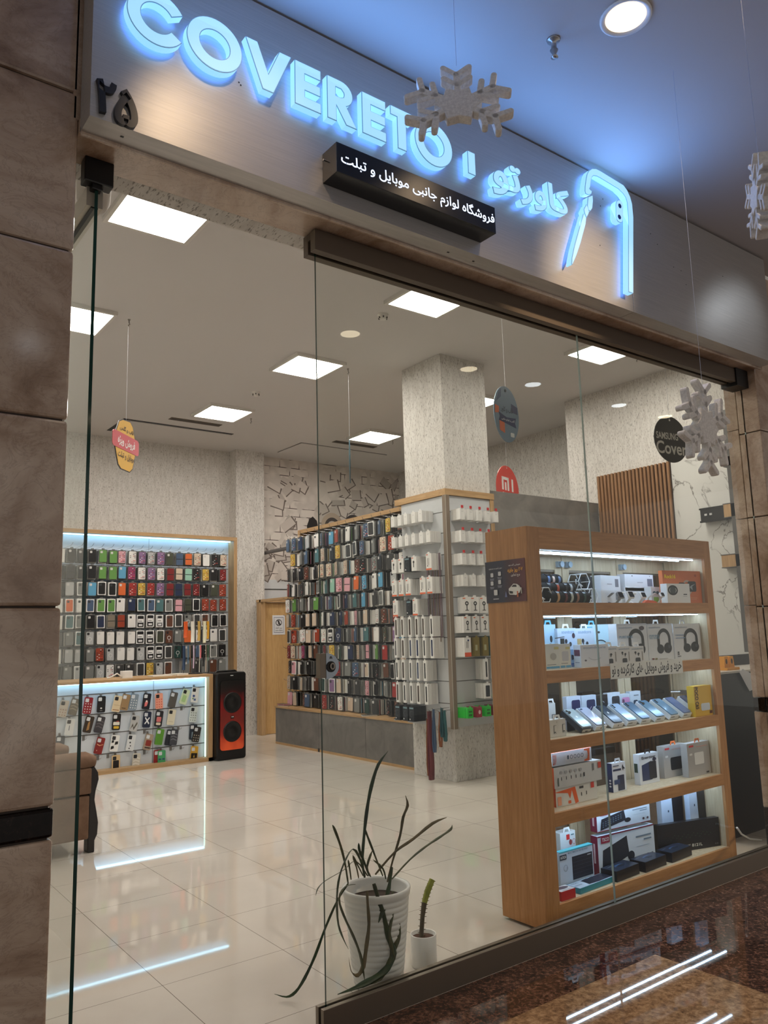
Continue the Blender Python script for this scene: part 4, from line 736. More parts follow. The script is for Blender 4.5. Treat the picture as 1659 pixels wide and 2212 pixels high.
# black counter behind the right reveal
ct=empty('black_counter',(6.2,3.5,0)); tag(ct,'black counter with pale top standing behind the glass at right','counter')
mb=MB(); mb.box(5.30,7.2,3.20,3.62,.0,1.135,P((16,15,15),.35)); relto(mb.build('body'),ct); mb=MB(); mb.box(5.28,7.2,3.185,3.62,1.135,1.15,P((196,192,184),.4)); relto(mb.build('top'),ct)
mb=MB(); mb.box(5.30,7.2,3.62,3.66,0,1.235,P((14,14,14),.35)); relto(mb.build('back_panel'),ct)
mb=MB(); a=PX(1560,1449,'y',3.3).x; 
for i in range(2): mb.prism([(a+.005+.075*i,0),(a+.07+.075*i,0),(a+.058+.075*i,.082),(a+.012+.075*i,.082)],.05,P((232,160,40),.4),Matrix.Translation((0,3.28,1.17))); mb.prism(ell(a+.036+.075*i,.045,.012,.02),.001,P((60,40,20)),Matrix.Translation((0,3.2795,1.17)))
mb.box(a-.01,a+.16,3.25,3.36,1.1502,1.17,P((232,160,40),.4)); tag(mb.build('tape_dispenser',bevel=.003),'yellow plastic holder standing on the black counter','holder')
pp=[PX(q[0],q[1],'y',3.17) for q in ((1607,1445),(1626,1455),(1630,1490),(1622,1493),(1600,1452))]
mb=MB(); mb.prism([(p.x,p.z) for p in pp],.002,P((214,216,222),.6),Matrix.Translation((0,3.18,0))); tag(mb.build('paper_sheet'),'white paper sheet hanging over the black counter edge','paper')
mb=MB(); mb.tube([PX(1592,1788,'z',.3),PX(1602,1802,'z',.12),PX(1620,1812,'z',.03),PX(1645,1815,'z',.006)],.006,WHITE,8); tag(mb.build('cable'),'white cable running down to the floor beside the counter','cable')
# ------------------------------------------------------------------ display cabinet in the window
CX0,CX1,CY0,CY1=3.095,4.852,2.86,3.20
IX0,IX1=3.192,4.778
SH=[1.632,1.275,.922,.557,.12]
cb=empty('display_cabinet',(3.97,3.0,0)); tag(cb,'tall cherry wood display cabinet with lit shelves behind the shop glass','cabinet')
mb=MB(); mb.box(CX0,CX0+.018,CY0+.006,CY1-.03,.015,2.04,CHERRY); mb.box(CX1-.018,CX1,CY0+.006,CY1-.03,.015,2.04,CHERRY); mb.box(CX0+.05,CX0+.1,CY0+.05,CY1-.05,0,.015,BLACK); mb.box(CX1-.1,CX1-.05,CY0+.05,CY1-.05,0,.015,BLACK); relto(mb.build('side_panel'),cb)
mb=MB(); mb.box(CX0+.001,IX0,CY0,CY0+.02,.0,2.04,CHERRY); mb.box(IX1,CX1-.001,CY0,CY0+.02,0,2.04,CHERRY); mb.box(IX0,IX1,CY0,CY0+.02,1.922,2.04,CHERRYX); mb.box(IX0,IX1,CY0,CY0+.02,0,.075,CHERRYX)
for z in SH[:4]: mb.box(IX0,IX1,CY0,CY0+.02,z-.065,z+.001,CHERRYX)
mb.box(IX0,IX1,CY0,CY0+.02,.075,.121,CHERRYX); relto(mb.build('front_frame',bevel=.001),cb)
mb=MB(); mb.box(CX0+.018,CX1-.018,CY0+.02,CY1-.03,2.022,2.04,CHERRYX); relto(mb.build('top_panel'),cb)
for z in SH:
    mb=MB(); mb.box(CX0+.02,CX1-.02,CY0+.021,3.165,max(z-(.064 if z>1.6 else .050),.02),z,BIRCH); relto(mb.build('shelf'),cb)
mb=MB(); mb.box(IX0-.005,IX0,CY0+.02,3.165,.12,1.96,BIRCH); mb.box(IX1,IX1+.005,CY0+.02,3.165,.12,1.96,BIRCH); relto(mb.build('inner_lining'),cb)
d1x=PX(1213,1215,'y',3.17).x; d2x=PX(1332,1232,'y',3.17).x; d3x=PX(1440,1400,'y',3.17).x
for i,(a,b_) in enumerate(((CX0+.02,d1x-.003),(d1x+.003,d2x-.003),(d2x+.003,CX1-.02))):
    mb=MB(); s=.062
    mb.box(a,a+s,3.172,3.192,.03,2.0,BIRCH); mb.box(b_-s,b_,3.172,3.192,.03,2.0,BIRCH); mb.box(a+s,b_-s,3.172,3.192,1.845,2.0,BIRCH); mb.box(a+s,b_-s,3.172,3.192,.03,.17,BIRCH)
    mb.box(a+s,b_-s,3.176,3.186,1.832,1.845,STEEL); o=relto(mb.build('door'),cb)
    g=MB(); g.box(a+s,b_-s,3.180,3.185,.17,1.84,m_glass('tinted_cabinet_glass',(.50,.47,.45)) if i==0 else GT); GT=g.mats[0]; go=g.build('glass_pane',o); 
    for z in (1.86,.98):
        h=MB(); xh=b_-.03 if i==0 else a+.04; h.box(xh-.02,xh+.02,3.150,3.172,z,z+.035,P((170,190,205),.4)); h.tube([(xh,3.15,z+.018),(xh,3.135,z+.018)],.018,P((150,172,190),.4),14); h.build('hinge',o)
h=MB(); h.box(4.745,4.777,3.03,3.10,1.045,1.07,CHROME); h.tube([(4.75,3.10,1.057),(4.72,3.15,1.057)],.012,CHROME,8); relto(h.build('hinge'),cb)
LEDC=P((196,224,255),.5,est=26.0,name='cabinet_led_strip')
for k,z in enumerate((1.922,1.567,1.225,.872,.507)):
    for y in (2.93,2.995):
        mb=MB(); mb.box(3.20,4.70 if y>2.95 else 4.76,y,y+.012,z-.004,z,P((190,200,208),.3,.5)); mb.box(3.20,4.70 if y>2.95 else 4.76,y+.001,y+.011,z-.0075,z-.004,LEDC); relto(mb.build('led_strip'),cb)
mb=MB(); mb.box(IX0,IX1,CY0+.021,3.16,1.9225,1.945,BIRCH); relto(mb.build('top_lining'),cb)
x0=PX(1318,1450,'y',CY0).x; x1=PX(1475,1450,'y',CY0).x; z1=SH[1]+.012
mb=MB(); F=Matrix.Translation((x0,CY0-.001,SH[1]-.072)); w=x1-x0; mb.box(0,w,-.001,.0,0,.088,P((222,222,218),.5),F); deco(mb,F,w,.088,[('t',fa('خرید و فروش موبایل های کارکرده و نو'),.02,.10,.98,.92,(26,28,34),.022)])
tag(mb.build('shelf_label'),'white strip with black Persian lettering along the second shelf edge','label')
# poster on the cabinet side
pa=PX(1050,1260,'x',CX0-.002); pb=PX(1136,1260,'x',CX0-.002); zt=(PX(1092,1210,'x',CX0).z); zb=PX(1092,1301,'x',CX0).z
F=FR((CX0-.0035,pa.y,zb),'left'); w=pa.y-pb.y; h=zt-zb
m,t,b=newmat('dark_poster_print'); v=coords(t); sx=node(t,'ShaderNodeSeparateXYZ'); t.links.new(v,sx.inputs[0]); f=math_(t,'DIVIDE',math_(t,'SUBTRACT',pa.y,sx.outputs[1]),w)
t.links.new(ramp(t,f,[(.0,(30,32,54)),(.42,(36,38,64)),(.6,(60,30,46)),(1,(104,42,48))]),b.inputs['Base Color']); setp(b,rough=.3)
mb=MB(); mb.box(0,w,0,.002,0,h,m,F)
it=[('t',fa('خوش آمدید به جشنواره'),.10,.80,.44,.85,(220,220,226),.02),('t',fa('خوش آمدید'),.60,.84,.90,.89,(230,224,224),.02),('t',fa('۷۰۲ روز جایزه'),.58,.68,.95,.80,(244,176,60),.03),('t',fa('برج تجاری'),.66,.58,.88,.66,(236,226,222),.02)]
for u,v_ in ((.14,.62),(.34,.64),(.14,.42),(.34,.44)): it+=[('R',u,v_,u+.07,v_+.10,(214,214,220),.004),('r',u-.02,v_-.05,u+.09,v_-.035,(150,152,170)),('r',u-.01,v_-.08,u+.08,v_-.065,(150,152,170))]
it+=[('R',.22,.18,.31,.31,(222,222,226),.004),('r',.2,.08,.34,.10,(190,190,200)),('p',[(.60,.20),(.62,.17),(.78,.15),(.80,.18),(.86,.2),(.9,.3),(.86,.37),(.80,.41),(.72,.42),(.66,.36),(.60,.31)],(232,230,228)),('p',[(.67,.35),(.72,.40),(.79,.39),(.80,.34)],(40,30,40)),('p',[(.61,.26),(.70,.24),(.70,.19),(.62,.20)],(30,26,30)),
 ('r',.80,.10,.83,.24,(214,110,60)),('p',[(.50,.12),(.53,.26),(.56,.12)],(110,120,170)),('r',.90,.18,.92,.32,(190,190,180))]
deco(mb,F,w,h,it); tag(mb.build('poster'),'dark blue and maroon poster with a white car, taped to cabinet side','poster')
# ---- goods on the shelves
def hang(mb,w,h,c,x=.5): mb.prism([(w*x-.03,h),(w*x-.022,h+.024),(w*x+.022,h+.024),(w*x+.03,h),(w*x+.018,h),(w*x+.013,h+.014),(w*x-.013,h+.014),(w*x-.018,h)],.0015,P(c,.4),Matrix.Translation((0,.006,0)))
def good(name,label,cat,px0,px1,pyt,sh,y,dep,col,front=(),left=(),top=(),rz=0,hangc=None,zb=0,group=None,bev=.0015,parts=None,hx=.5,topc=None,yr=None):
    if yr is None:
        lim=PX(px1,pyt+15,'x',4.768).y
        if rz==0: y=max(min(y,lim),2.884)
    z=SH[sh]+zb+.0004; pm=(px0+px1)/2; a=PX(px0,pyt+15,'y',y).x; b_=min(PX(px1,pyt+15,'y',y if yr is None else yr).x,4.768); zt=PX(pm,pyt,'y',y).z
    if yr is not None: rz=math.degrees(math.atan2(yr-y,b_-a))
    w=(b_-a)/max(math.cos(R(rz)),.5); h=max(zt-z,.012); mb=MB(); mb.box(0,w,0,dep,0,h,P(col,.35))
    if topc: mb.box(0,w,.0,dep,h,h+.0008,P(topc,.35))
    deco(mb,FR((0,0,0)),w,h,front); 
    if left: deco(mb,FR((0,dep,0),'left'),dep,h,left)
    if top: deco(mb,Matrix.Translation((0,0,h))@Matrix.Rotation(R(-90),4,'X'),w,dep,top)
    if hangc: hang(mb,w,h,hangc,hx)
    o=mb.build(name,loc=(a,y,z),rot=(0,0,R(rz)))
    return tag(o,label,cat,group)
LG=(208,212,216); SC=(120,140,160)
# shelf 1: watches
e=empty('watch_roll_stand',(PX(1168,1290,'y',3.0).x,3.0,SH[0])); tag(e,'three tier black velvet roll stand of watches, left of top shelf','display stand')
W3=.335
for i,(y,z) in enumerate(((-.045,.036),(.015,.088),(.070,.140))):
    mb=MB(); mb.tube([(0,y,z),(W3-.05*i,y,z)],.033,P((14,14,18),.9),20); mb.box(0.0,W3-.05*i,y-.02,y+.035,0.001,z,P((14,14,18),.9)); mb.build('velvet_roll',e)
bands=[(0,.06,(196,150,104),'tan brown'),(0,.125,(96,26,34),'wine red'),(0,.175,(190,196,190),'steel'),(0,.225,(150,104,84),'copper'),(0,.285,(30,66,60),'dark green'),(1,.06,(26,40,60),'midnight blue'),(1,.13,(206,84,50),'coral orange'),(1,.20,(34,34,40),'black'),(1,.245,(200,206,210),'silver'),(2,.035,(150,170,190),'pale steel'),(2,.12,(90,120,170),'blue chrome'),(2,.16,(216,190,180),'rose silver'),(2,.21,(90,110,150),'navy')]
for i,x,c,nm in bands:
    y,z=((-.045,.036),(.015,.088),(.070,.140))[i]; mb=MB(); n=14
    for k in range(n):
        a0,a1=R(-75+210*k/n+20),R(-75+210*(k+1)/n+20)
        f=lambda a,r:(y-r*math.cos(a),z+r*math.sin(a))
        p=[f(a0,.0335),f(a1,.0335),f(a1,.0365),f(a0,.0365)]; w_=.017 if k not in (6,7,8) else .024
        mb.add([(x+s*w_/2,q[0],q[1]) for s in (-1,1) for q in p],[(0,1,2,3),(7,6,5,4),(3,2,6,7),(0,4,5,1),(0,3,7,4),(1,5,6,2)],P(c,.3) if w_<.02 else P((30,36,48),.15))
    tag(mb.build('wrist_watch',loc=tuple(e.location)),'%s wrist watch wrapped on the %s roll of the velvet stand'%(nm,['front','middle','rear'][i]),'watch','watches on the velvet roll stand')
def acry(px,py,r,y,label):
    c=PX(px,py,'y',y); e=empty('acrylic_stand',(c.x,y,SH[0])); z=r+.002; pts=[(r*math.cos(R(a)),z+r*math.sin(R(a))) for a in (0,60,120,180,240,300)]
    mb=MB(); 
    for yy in (0,.08):
        for i in range(6): mb.tube([(pts[i][0],yy,pts[i][1]),(pts[(i+1)%6][0],yy,pts[(i+1)%6][1])],.0028,P((232,236,240),.2),5)
    for p in pts: mb.tube([(p[0],0,p[1]),(p[0],.08,p[1])],.0025,P((232,236,240),.2),5)
    mb.build('edge_frame',e); g=MB(); g.prism(pts,.002,m_glass('acrylic_sheet',(.86,.88,.9)),Matrix.Translation((0,.078,0))); g.build('acrylic_panel',e); tag(e,label,'display stand','clear acrylic stands on the top shelf')
    w=MB(); w.tube([(0,.02,z-r*.5),(0,.05,z-r*.2),(0,.055,z+r*.3)],[.012,.016,.012],P((214,216,220),.3),10,flat=.4,up=(1,0,0)); w.prism(rr(-.016,.016,z-.02,z+.02,.006),.008,P((60,70,80),.15),Matrix.Translation((0,.035,0))); tag(w.build('smart_watch',loc=(c.x,y,SH[0])),'pale watch inside the '+label.split(',')[0],'watch','watches in acrylic stands')
acry(1262,1262,.052,3.04,'upper clear hexagon acrylic stand, beside the velvet rolls'); 
for o in [o for o in COL.objects if o.name.startswith('acrylic_stand') or o.name.startswith('smart_watch')]: o.location.z+=.082
acry(1250,1285,.042,2.99,'lower left clear hexagon acrylic stand, under the upper one'); acry(1281,1285,.046,2.99,'lower right clear hexagon acrylic stand, under the upper one'); acry(1180,1282,.045,2.93,'clear hexagon acrylic stand in front of the velvet rolls, far left')
G1='boxes on the top shelf'
good('watch_box','black watch box with a gold ring emblem behind the acrylic stands','box',1266,1299,1246,0,3.08,.07,(24,26,34),[('a',.5,.88,.10,.07,.03,0,360,(190,160,80)),('t','ULTRA',.3,.50,.95,.60,(226,226,226),.02),('p',[(.5,.1),(1,.2),(1,.42),(.6,.36)],(150,40,30)),('r',.2,.1,.5,.12,(180,180,180))],group=G1)
good('watch_box','long white watch box, lower of the left white stack','box',1299,1348,1275,0,3.01,.07,(226,228,234),[('r',.7,.3,.9,.8,(130,134,144))],group=G1,rz=4); good('watch_box','long white watch box turned inward, upper of the left white stack','box',1298,1349,1243,0,3.03,.07,(226,228,234),[('r',.72,.3,.9,.8,(120,124,136)),('r',.3,.45,.55,.49,(150,150,160))],zb=.078,group=G1,rz=8)
good('watch_box','long white watch box, lower of the right white stack','box',1350,1407,1270,0,3.06,.06,(226,228,234),[('r',.76,.25,.95,.85,(110,114,128)),('r',.1,.85,.16,.9,(60,60,64))],group=G1); good('watch_box','long white watch box, upper of the right white stack','box',1350,1411,1241,0,3.06,.06,(226,228,234),[('r',.78,.3,.96,.75,(110,114,128)),('r',.42,.5,.62,.53,(150,150,160)),('c',.87,.9,.01,.03,(60,60,64)),('c',.25,.9,.02,.03,(60,60,64))],zb=.085,group=G1)
def smartwatch(px,py,y,s,body,label):
    c=PX(px,py,'y',y); e=empty('smart_watch',(c.x,y,SH[0])); z=c.z-SH[0]
    mb=MB(); pts=[(0,.004,z-s*.9),(0,.03,.006),(0,.07,.004),(0,.10,.02),(0,.10,z*.7),(0,.05,z+s*.6)]; mb.tube(pts,[s*.55,s*.5,s*.45,s*.45,s*.5,s*.55],P(body,.45),10,flat=.22,up=(1,0,0)); mb.build('strap',e)
    T=Matrix.Translation((0,-.004,z))@Matrix.Rotation(R(-25),4,'X'); mb=MB(); mb.prism(rr(-s,s,-s*.85,s*.85,s*.35),.012,P(body,.3),T); mb.build('watch_case',e,bevel=.002); mb=MB(); mb.prism(rr(-s*.78,s*.78,-s*.64,s*.64,s*.2),.002,P((26,30,44),.08),T@Matrix.Translation((0,-.0025,0))); mb.build('screen',e)
    return tag(e,label,'watch','smart watches on the top shelf')
smartwatch(1340,1285,2.93,.026,(120,120,124),'grey metal strap smart watch, left of the loose watches'); smartwatch(1362,1284,2.93,.028,(216,214,210),'white smart watch lying on its side, middle of the loose watches'); smartwatch(1389,1285,2.93,.024,(236,236,236),'white smart watch with square dark screen, right of the loose watches'); smartwatch(1430,1284,2.89,.018,(232,232,234),'small white smart watch in front of the boxed round watch')
mb=MB(); a=PX(1392,1300,'y',2.9); mb.prism([(0,0),(.14,0),(.12,.012),(.08,.018),(.03,.02),(.01,.01)],.02,P((214,96,60),.4)); tag(mb.build('watch_strap',loc=(a.x,2.9,SH[0]+.0004)),'loose orange watch strap lying at the shelf front','strap')
good('watch_box','white box with two dark earbuds and a green print, top shelf','box',1407,1442,1268,0,2.99,.05,(230,232,236),[('c',.18,.66,.09,.09,(50,90,104)),('c',.38,.66,.09,.09,(50,90,104)),('R',.12,.08,.42,.4,(150,200,90),.005),('r',.6,.4,.8,.43,(160,160,170))],group=G1)
good('watch_box','white tilted box with a round steel watch on it','box',1441,1483,1261,0,2.886,.05,(236,238,240),[('a',.25,.66,.22,.26,.06,0,360,(44,50,52)),('c',.25,.66,.13,.17,(70,80,84)),('r',.7,.42,.86,.47,(60,62,66)),('r',.68,.34,.86,.36,(170,170,174))],rz=-6,group=G1)
good('watch_box','orange smart watch gift box, rear one at the far right','box',1450,1520,1236,0,2.975,.03,(186,84,34),[],group=G1,rz=.01); good('watch_box','orange smart watch gift box with yellow lettering and a watch picture','box',1431,1516,1234,0,2.93,.03,(206,112,62),[('t','Rock16',.05,.76,.33,.88,(250,220,40),.03),('c',.86,.86,.03,.04,(170,80,40)),('a',.62,.48,.13,.24,.035,20,340,(190,170,160)),('R',.64,.36,.86,.68,(40,44,50),.012),('p',[(.68,.5),(.74,.56),(.84,.6),(.75,.52),(.76,.4)],(150,160,170)),('R',.40,.42,.56,.64,(60,50,50),.01),('r',.62,.16,.86,.17,(230,170,130)),('r',.66,.12,.84,.13,(230,170,130))],group=G1,yr=2.893)
# shelf 2: audio
G2='earphone boxes on the second shelf'
buds=lambda c,y0=0:[('c',.36,.66,.07,.06,c),('r',.35,.54,.40,.64,c),('c',.58,.58,.07,.06,c),('r',.54,.46,.59,.56,c),('R',.34,.10,.68,.36,c,.008)]
BK=(34,38,48)
good('earphone_box','sky blue earbud box with black case picture, far left of the shelf','box',1172,1200,1349,1,3.08,.05,(168,204,232),[('c',.55,.42,.26,.14,BK),('c',.62,.66,.10,.08,BK),('a',.3,.3,.2,.14,.04,100,300,BK)],hangc=(90,190,230),group=G2)
good('earphone_box','white earbud box with side label, left of the back pair','box',1204,1244,1357,1,3.06,.055,(196,214,236),[('t','soundcore',.22,.86,.9,.95,(130,160,196),.01),('c',.86,.80,.08,.07,(60,44,60))]+[(k[0],)+tuple((v+.08 if isinstance(v,float) and i in (0,) else v) for i,v in enumerate(k[1:])) for k in buds(BK)],hangc=(240,244,250),group=G2)
good('earphone_box','white earbud box with golden window, right of the back pair','box',1244,1283,1357,1,3.06,.055,(200,214,232),[('t','soundcore',.12,.86,.84,.95,(130,160,196),.01),('R',.05,.4,.28,.72,(186,160,110),.004)]+buds(BK),hangc=(240,244,250),group=G2)
good('earphone_box','big pale blue box with neckband earphones, behind the white boxes','box',1264,1316,1349,1,3.12,.04,(196,226,240),[('r',.08,.88,.3,.95,(110,190,220)),('c',.55,.8,.05,.03,BK),('a',.6,.45,.28,.16,.03,-60,120,BK),('p',[(.35,.22),(.9,.12),(.9,.15),(.36,.26)],BK),('a',.45,.42,.28,.2,.02,180,260,BK)],hangc=(90,200,236),group=G2,rz=0,hx=.3)
good('earphone_box','cream charger box with blue foot strip, front left corner','box',1178,1208,1391,1,2.95,.05,(214,214,206),[('c',.55,.5,.22,.14,(176,172,164)),('r',.02,.03,.96,.11,(90,160,200)),('R',.62,.78,.95,.88,(206,196,130),.003),('r',.06,.17,.7,.19,(110,110,110))],group=G2,left=[('r',.2,.3,.8,.7,(110,90,70))])
good('earphone_box','cream charger box with two blue foot tabs, second from left','box',1208,1232,1391,1,2.95,.045,(218,216,206),[('R',.22,.3,.8,.7,(190,190,194),.008),('r',.04,.03,.46,.12,(90,160,200)),('r',.52,.03,.96,.12,(90,160,200)),('R',.56,.78,.95,.88,(206,196,130),.003),('r',.1,.2,.7,.22,(110,110,110))],group=G2)
mb=MB(); mb.tube([(0,0,.0),(0,0,.03)],.012,P((60,66,70),.3),12); mb.prism([(-.05,.03),(.02,.036),(.02,.04),(-.05,.034)],.01,P((50,54,60),.3)); tag(mb.build('small_figure',loc=(PX(1215,1388,'y',2.97).x,2.97,PX(1215,1391,'y',2.95).z)),'small dark metal piece standing on the cream charger box','figurine')
good('earphone_box','blue and white earbud box with dark zeros, between front boxes','box',1232,1262,1402,1,3.0,.04,(160,196,232),[('a',.35,.55,.2,.16,.13,0,360,(20,34,60)),('a',.05,.55,.2,.16,.13,-80,80,(20,34,60)),('r',.02,.04,.98,.22,(60,100,180)),('r',.02,.11,.98,.13,(200,216,236))],group=G2)
good('earphone_box','white box with maroon side leaning forward at an angle','box',1254,1300,1392,1,2.92,.065,(222,228,238),[('t','soundcore',.1,.82,.9,.92,(160,176,200),.01),('a',.5,.5,.25,.2,.02,200,330,(190,196,206)),('c',.16,.3,.04,.04,(110,110,120))],left=[('r',.1,.5,.9,.78,(96,40,64)),('r',.2,.2,.8,.22,(60,80,120))],rz=-14,group=G2)
for k,(a_,b2,l) in enumerate(((1299,1334,'left'),(1334,1362,'middle'),(1362,1391,'right'))):
    good('earphone_box','short white earbud box, %s of the three in front of headphone boxes'%l,'box',a_,b2,1396,1,2.886,.045,(218,218,218),[('t','soundcore',.1,.82,.92,.92,(150,166,186),.01),('r',.84,.2,.9,.7,(150,146,140))]+buds((44,46,50)),hangc=(246,248,250),left=[('c',.5,.5,.3,.25,(140,90,70))] if k==0 else (),group=G2)
hp=lambda dx=0:[('a',.62+dx,.60,.26,.27,.085,0,180,(36,40,46)),('R',.36+dx,.36,.45+dx,.62,(36,40,46),.01),('R',.79+dx,.36,.88+dx,.62,(36,40,46),.01),('c',.46+dx,.33,.13,.12,(28,31,36)),('c',.75+dx,.35,.15,.14,(24,27,31)),('c',.80+dx,.38,.05,.05,(60,64,72))]
G3='headphone boxes on the second shelf'
for a_,b2,y,l,x_ in ((1332,1397,2.935,'tall white headphone box half hidden by short boxes, left of three',[('t','PURE BASS',.06,.64,.5,.70,(120,160,190),.012),('c',.82,.88,.08,.055,(70,56,70))]),(1398,1453,2.935,'tall white headphone box with full black headphone picture, middle of three',[('t','PURE BASS',.06,.66,.42,.71,(120,160,190),.012),('t','NO NOISE',.06,.60,.42,.65,(120,160,190),.012),('r',.1,.06,.18,.10,(120,60,50)),('r',.22,.06,.30,.10,(120,110,50)),('r',.36,.07,.7,.08,(150,150,150))]),
  (1454,1512,2.935,'tall white headphone box at the right end, beside bare wood',[('t','CROWD',.06,.66,.36,.71,(120,150,190),.012),('r',.06,.60,.4,.62,(120,150,190)),('c',.12,.22,.03,.02,(40,44,50)),('c',.12,.17,.03,.02,(40,44,50)),('r',.08,.10,.2,.12,(90,90,90))])):
    good('headphone_box',l,'box',a_,b2,1347,1,y,.06,(214,218,224),[('t','soundcore',.06,.88,.5,.93,(150,168,190),.01)]+hp(.0)+x_,hangc=(246,250,252),group=G3,hx=.38)
# shelf 3: phones
G4='upright phone boxes on the third shelf'
good('charger_box','slim white box with a drawn outline, standing far left','box',1184,1200,1519,2,3.05,.05,(222,226,228),[('R',.45,.2,.98,.62,(70,78,84),.003),('R',.52,.22,.95,.60,(222,226,228),.003),('c',.6,.28,.1,.03,(40,44,48))],hangc=(236,240,242),group='white boxes far left on third shelf')
good('charger_box','wide white box with two drawn outlines, front left corner','box',1188,1222,1554,2,2.92,.05,(216,214,208),[('R',.22,.2,.4,.68,(60,66,70),.003),('R',.25,.22,.42,.66,(216,214,208),.003),('c',.3,.28,.05,.03,(40,44,48)),('R',.78,.22,.96,.7,(60,66,70),.003),('R',.81,.24,.98,.68,(216,214,208),.003),('c',.86,.3,.05,.03,(40,44,48)),('c',.42,.86,.02,.02,(90,90,90))],hangc=(240,242,242),group='white boxes far left on third shelf')
for a_,b2,t_,c,it,l in ((1224,1255,1504,(206,218,236),[('R',.34,.12,.94,.88,(36,40,84),.012),('a',.8,.2,.5,.4,.03,90,200,(130,130,200))],'white phone box with violet blue screen print, back row left'),(1256,1288,1502,(200,214,232),[('R',.34,.1,.92,.86,(42,50,90),.012),('a',.9,.3,.5,.4,.03,120,200,(190,170,200))],'white phone box with slate screen and light swirl, back row second'),(1288,1313,1501,(22,22,28),[('a',.5,.7,.2,.1,.03,20,100,(170,180,200)),('a',.5,.4,.2,.1,.03,20,100,(150,160,190))],'black phone box in the back row'),
 (1312,1340,1496,(210,222,236),[('R',.34,.1,.94,.88,(40,44,54),.012),('p',[(.45,.7),(.5,.6),(.9,.3),(.88,.28)],(140,130,120))],'white phone box with dark screen and gold swirl, back row'),(1340,1361,1499,(204,216,230),[('R',.16,.1,.96,.88,(206,140,190),.012),('R',.2,.62,.42,.82,(90,60,90),.008)],'white phone box with a pink phone picture'),(1361,1384,1493,(206,218,230),[('R',.3,.1,.7,.7,(34,56,80),.01),('R',.6,.1,.95,.66,(60,90,116),.01),('r',.35,.84,.8,.88,(120,130,140))],'white phone box with two overlapping phones, back row right')):
    good('phone_box',l,'box',a_,b2,t_,2,3.07,.03,c,it,group=G4)
good('case_box','yellow box with sideways black lettering at the right end','box',1499,1536,1481,2,3.03,.05,(214,170,40),[('r',.0,.0,1,.02,(190,140,30)),('R',.34,.18,.86,.42,(206,216,226),.012),('r',.82,.06,.97,.16,(90,40,20))],group=None)
o=[o for o in COL.objects if o.name=='case_box'][-1]; h=max(v.co.z for v in o.data.vertices); mb=MB(); put_text(mb,'POCO C65',0,h*.72,0,.036,P((40,34,20),.5),Matrix.Translation((.006,-.002,h*.97))@Matrix.Rotation(R(90),4,'Y'),.0005,.02); t2=mb.build('lettering',o)
PH=[((1232,1277),1541,1587,(188,206,212),(44,48,56),'silver phone with three lenses in a black tray, first of the slanted row',3,1),((1268,1307),1538,1580,(190,200,226),(232,236,240),'pale lilac phone with a bright reflection, second of the slanted row',1,1),((1302,1344),1535,1577,(54,72,92),(226,228,230),'dark blue phone with white apple mark, third of the slanted row',2,1),((1336,1374),1533,1572,(170,196,226),(226,232,238),'icy blue phone, fourth of the slanted row',2,0),
 ((1366,1403),1527,1568,(92,124,156),(226,232,236),'steel blue phone, fifth of the slanted row',2,0),((1392,1434),1519,1562,(104,140,166),(226,232,236),'sky grey phone taller than its neighbours, sixth of the slanted row',3,0),((1424,1464),1521,1558,(108,144,172),(226,232,236),'light blue phone, seventh of the slanted row',2,0),((1449,1491),1516,1553,(98,118,160),(226,232,236),'blue phone with diagonal sheen, eighth of the slanted row',0,0),((1476,1522),1514,1549,(60,72,104),(226,230,234),'dark indigo phone, last of the slanted row by the yellow box',0,0)]
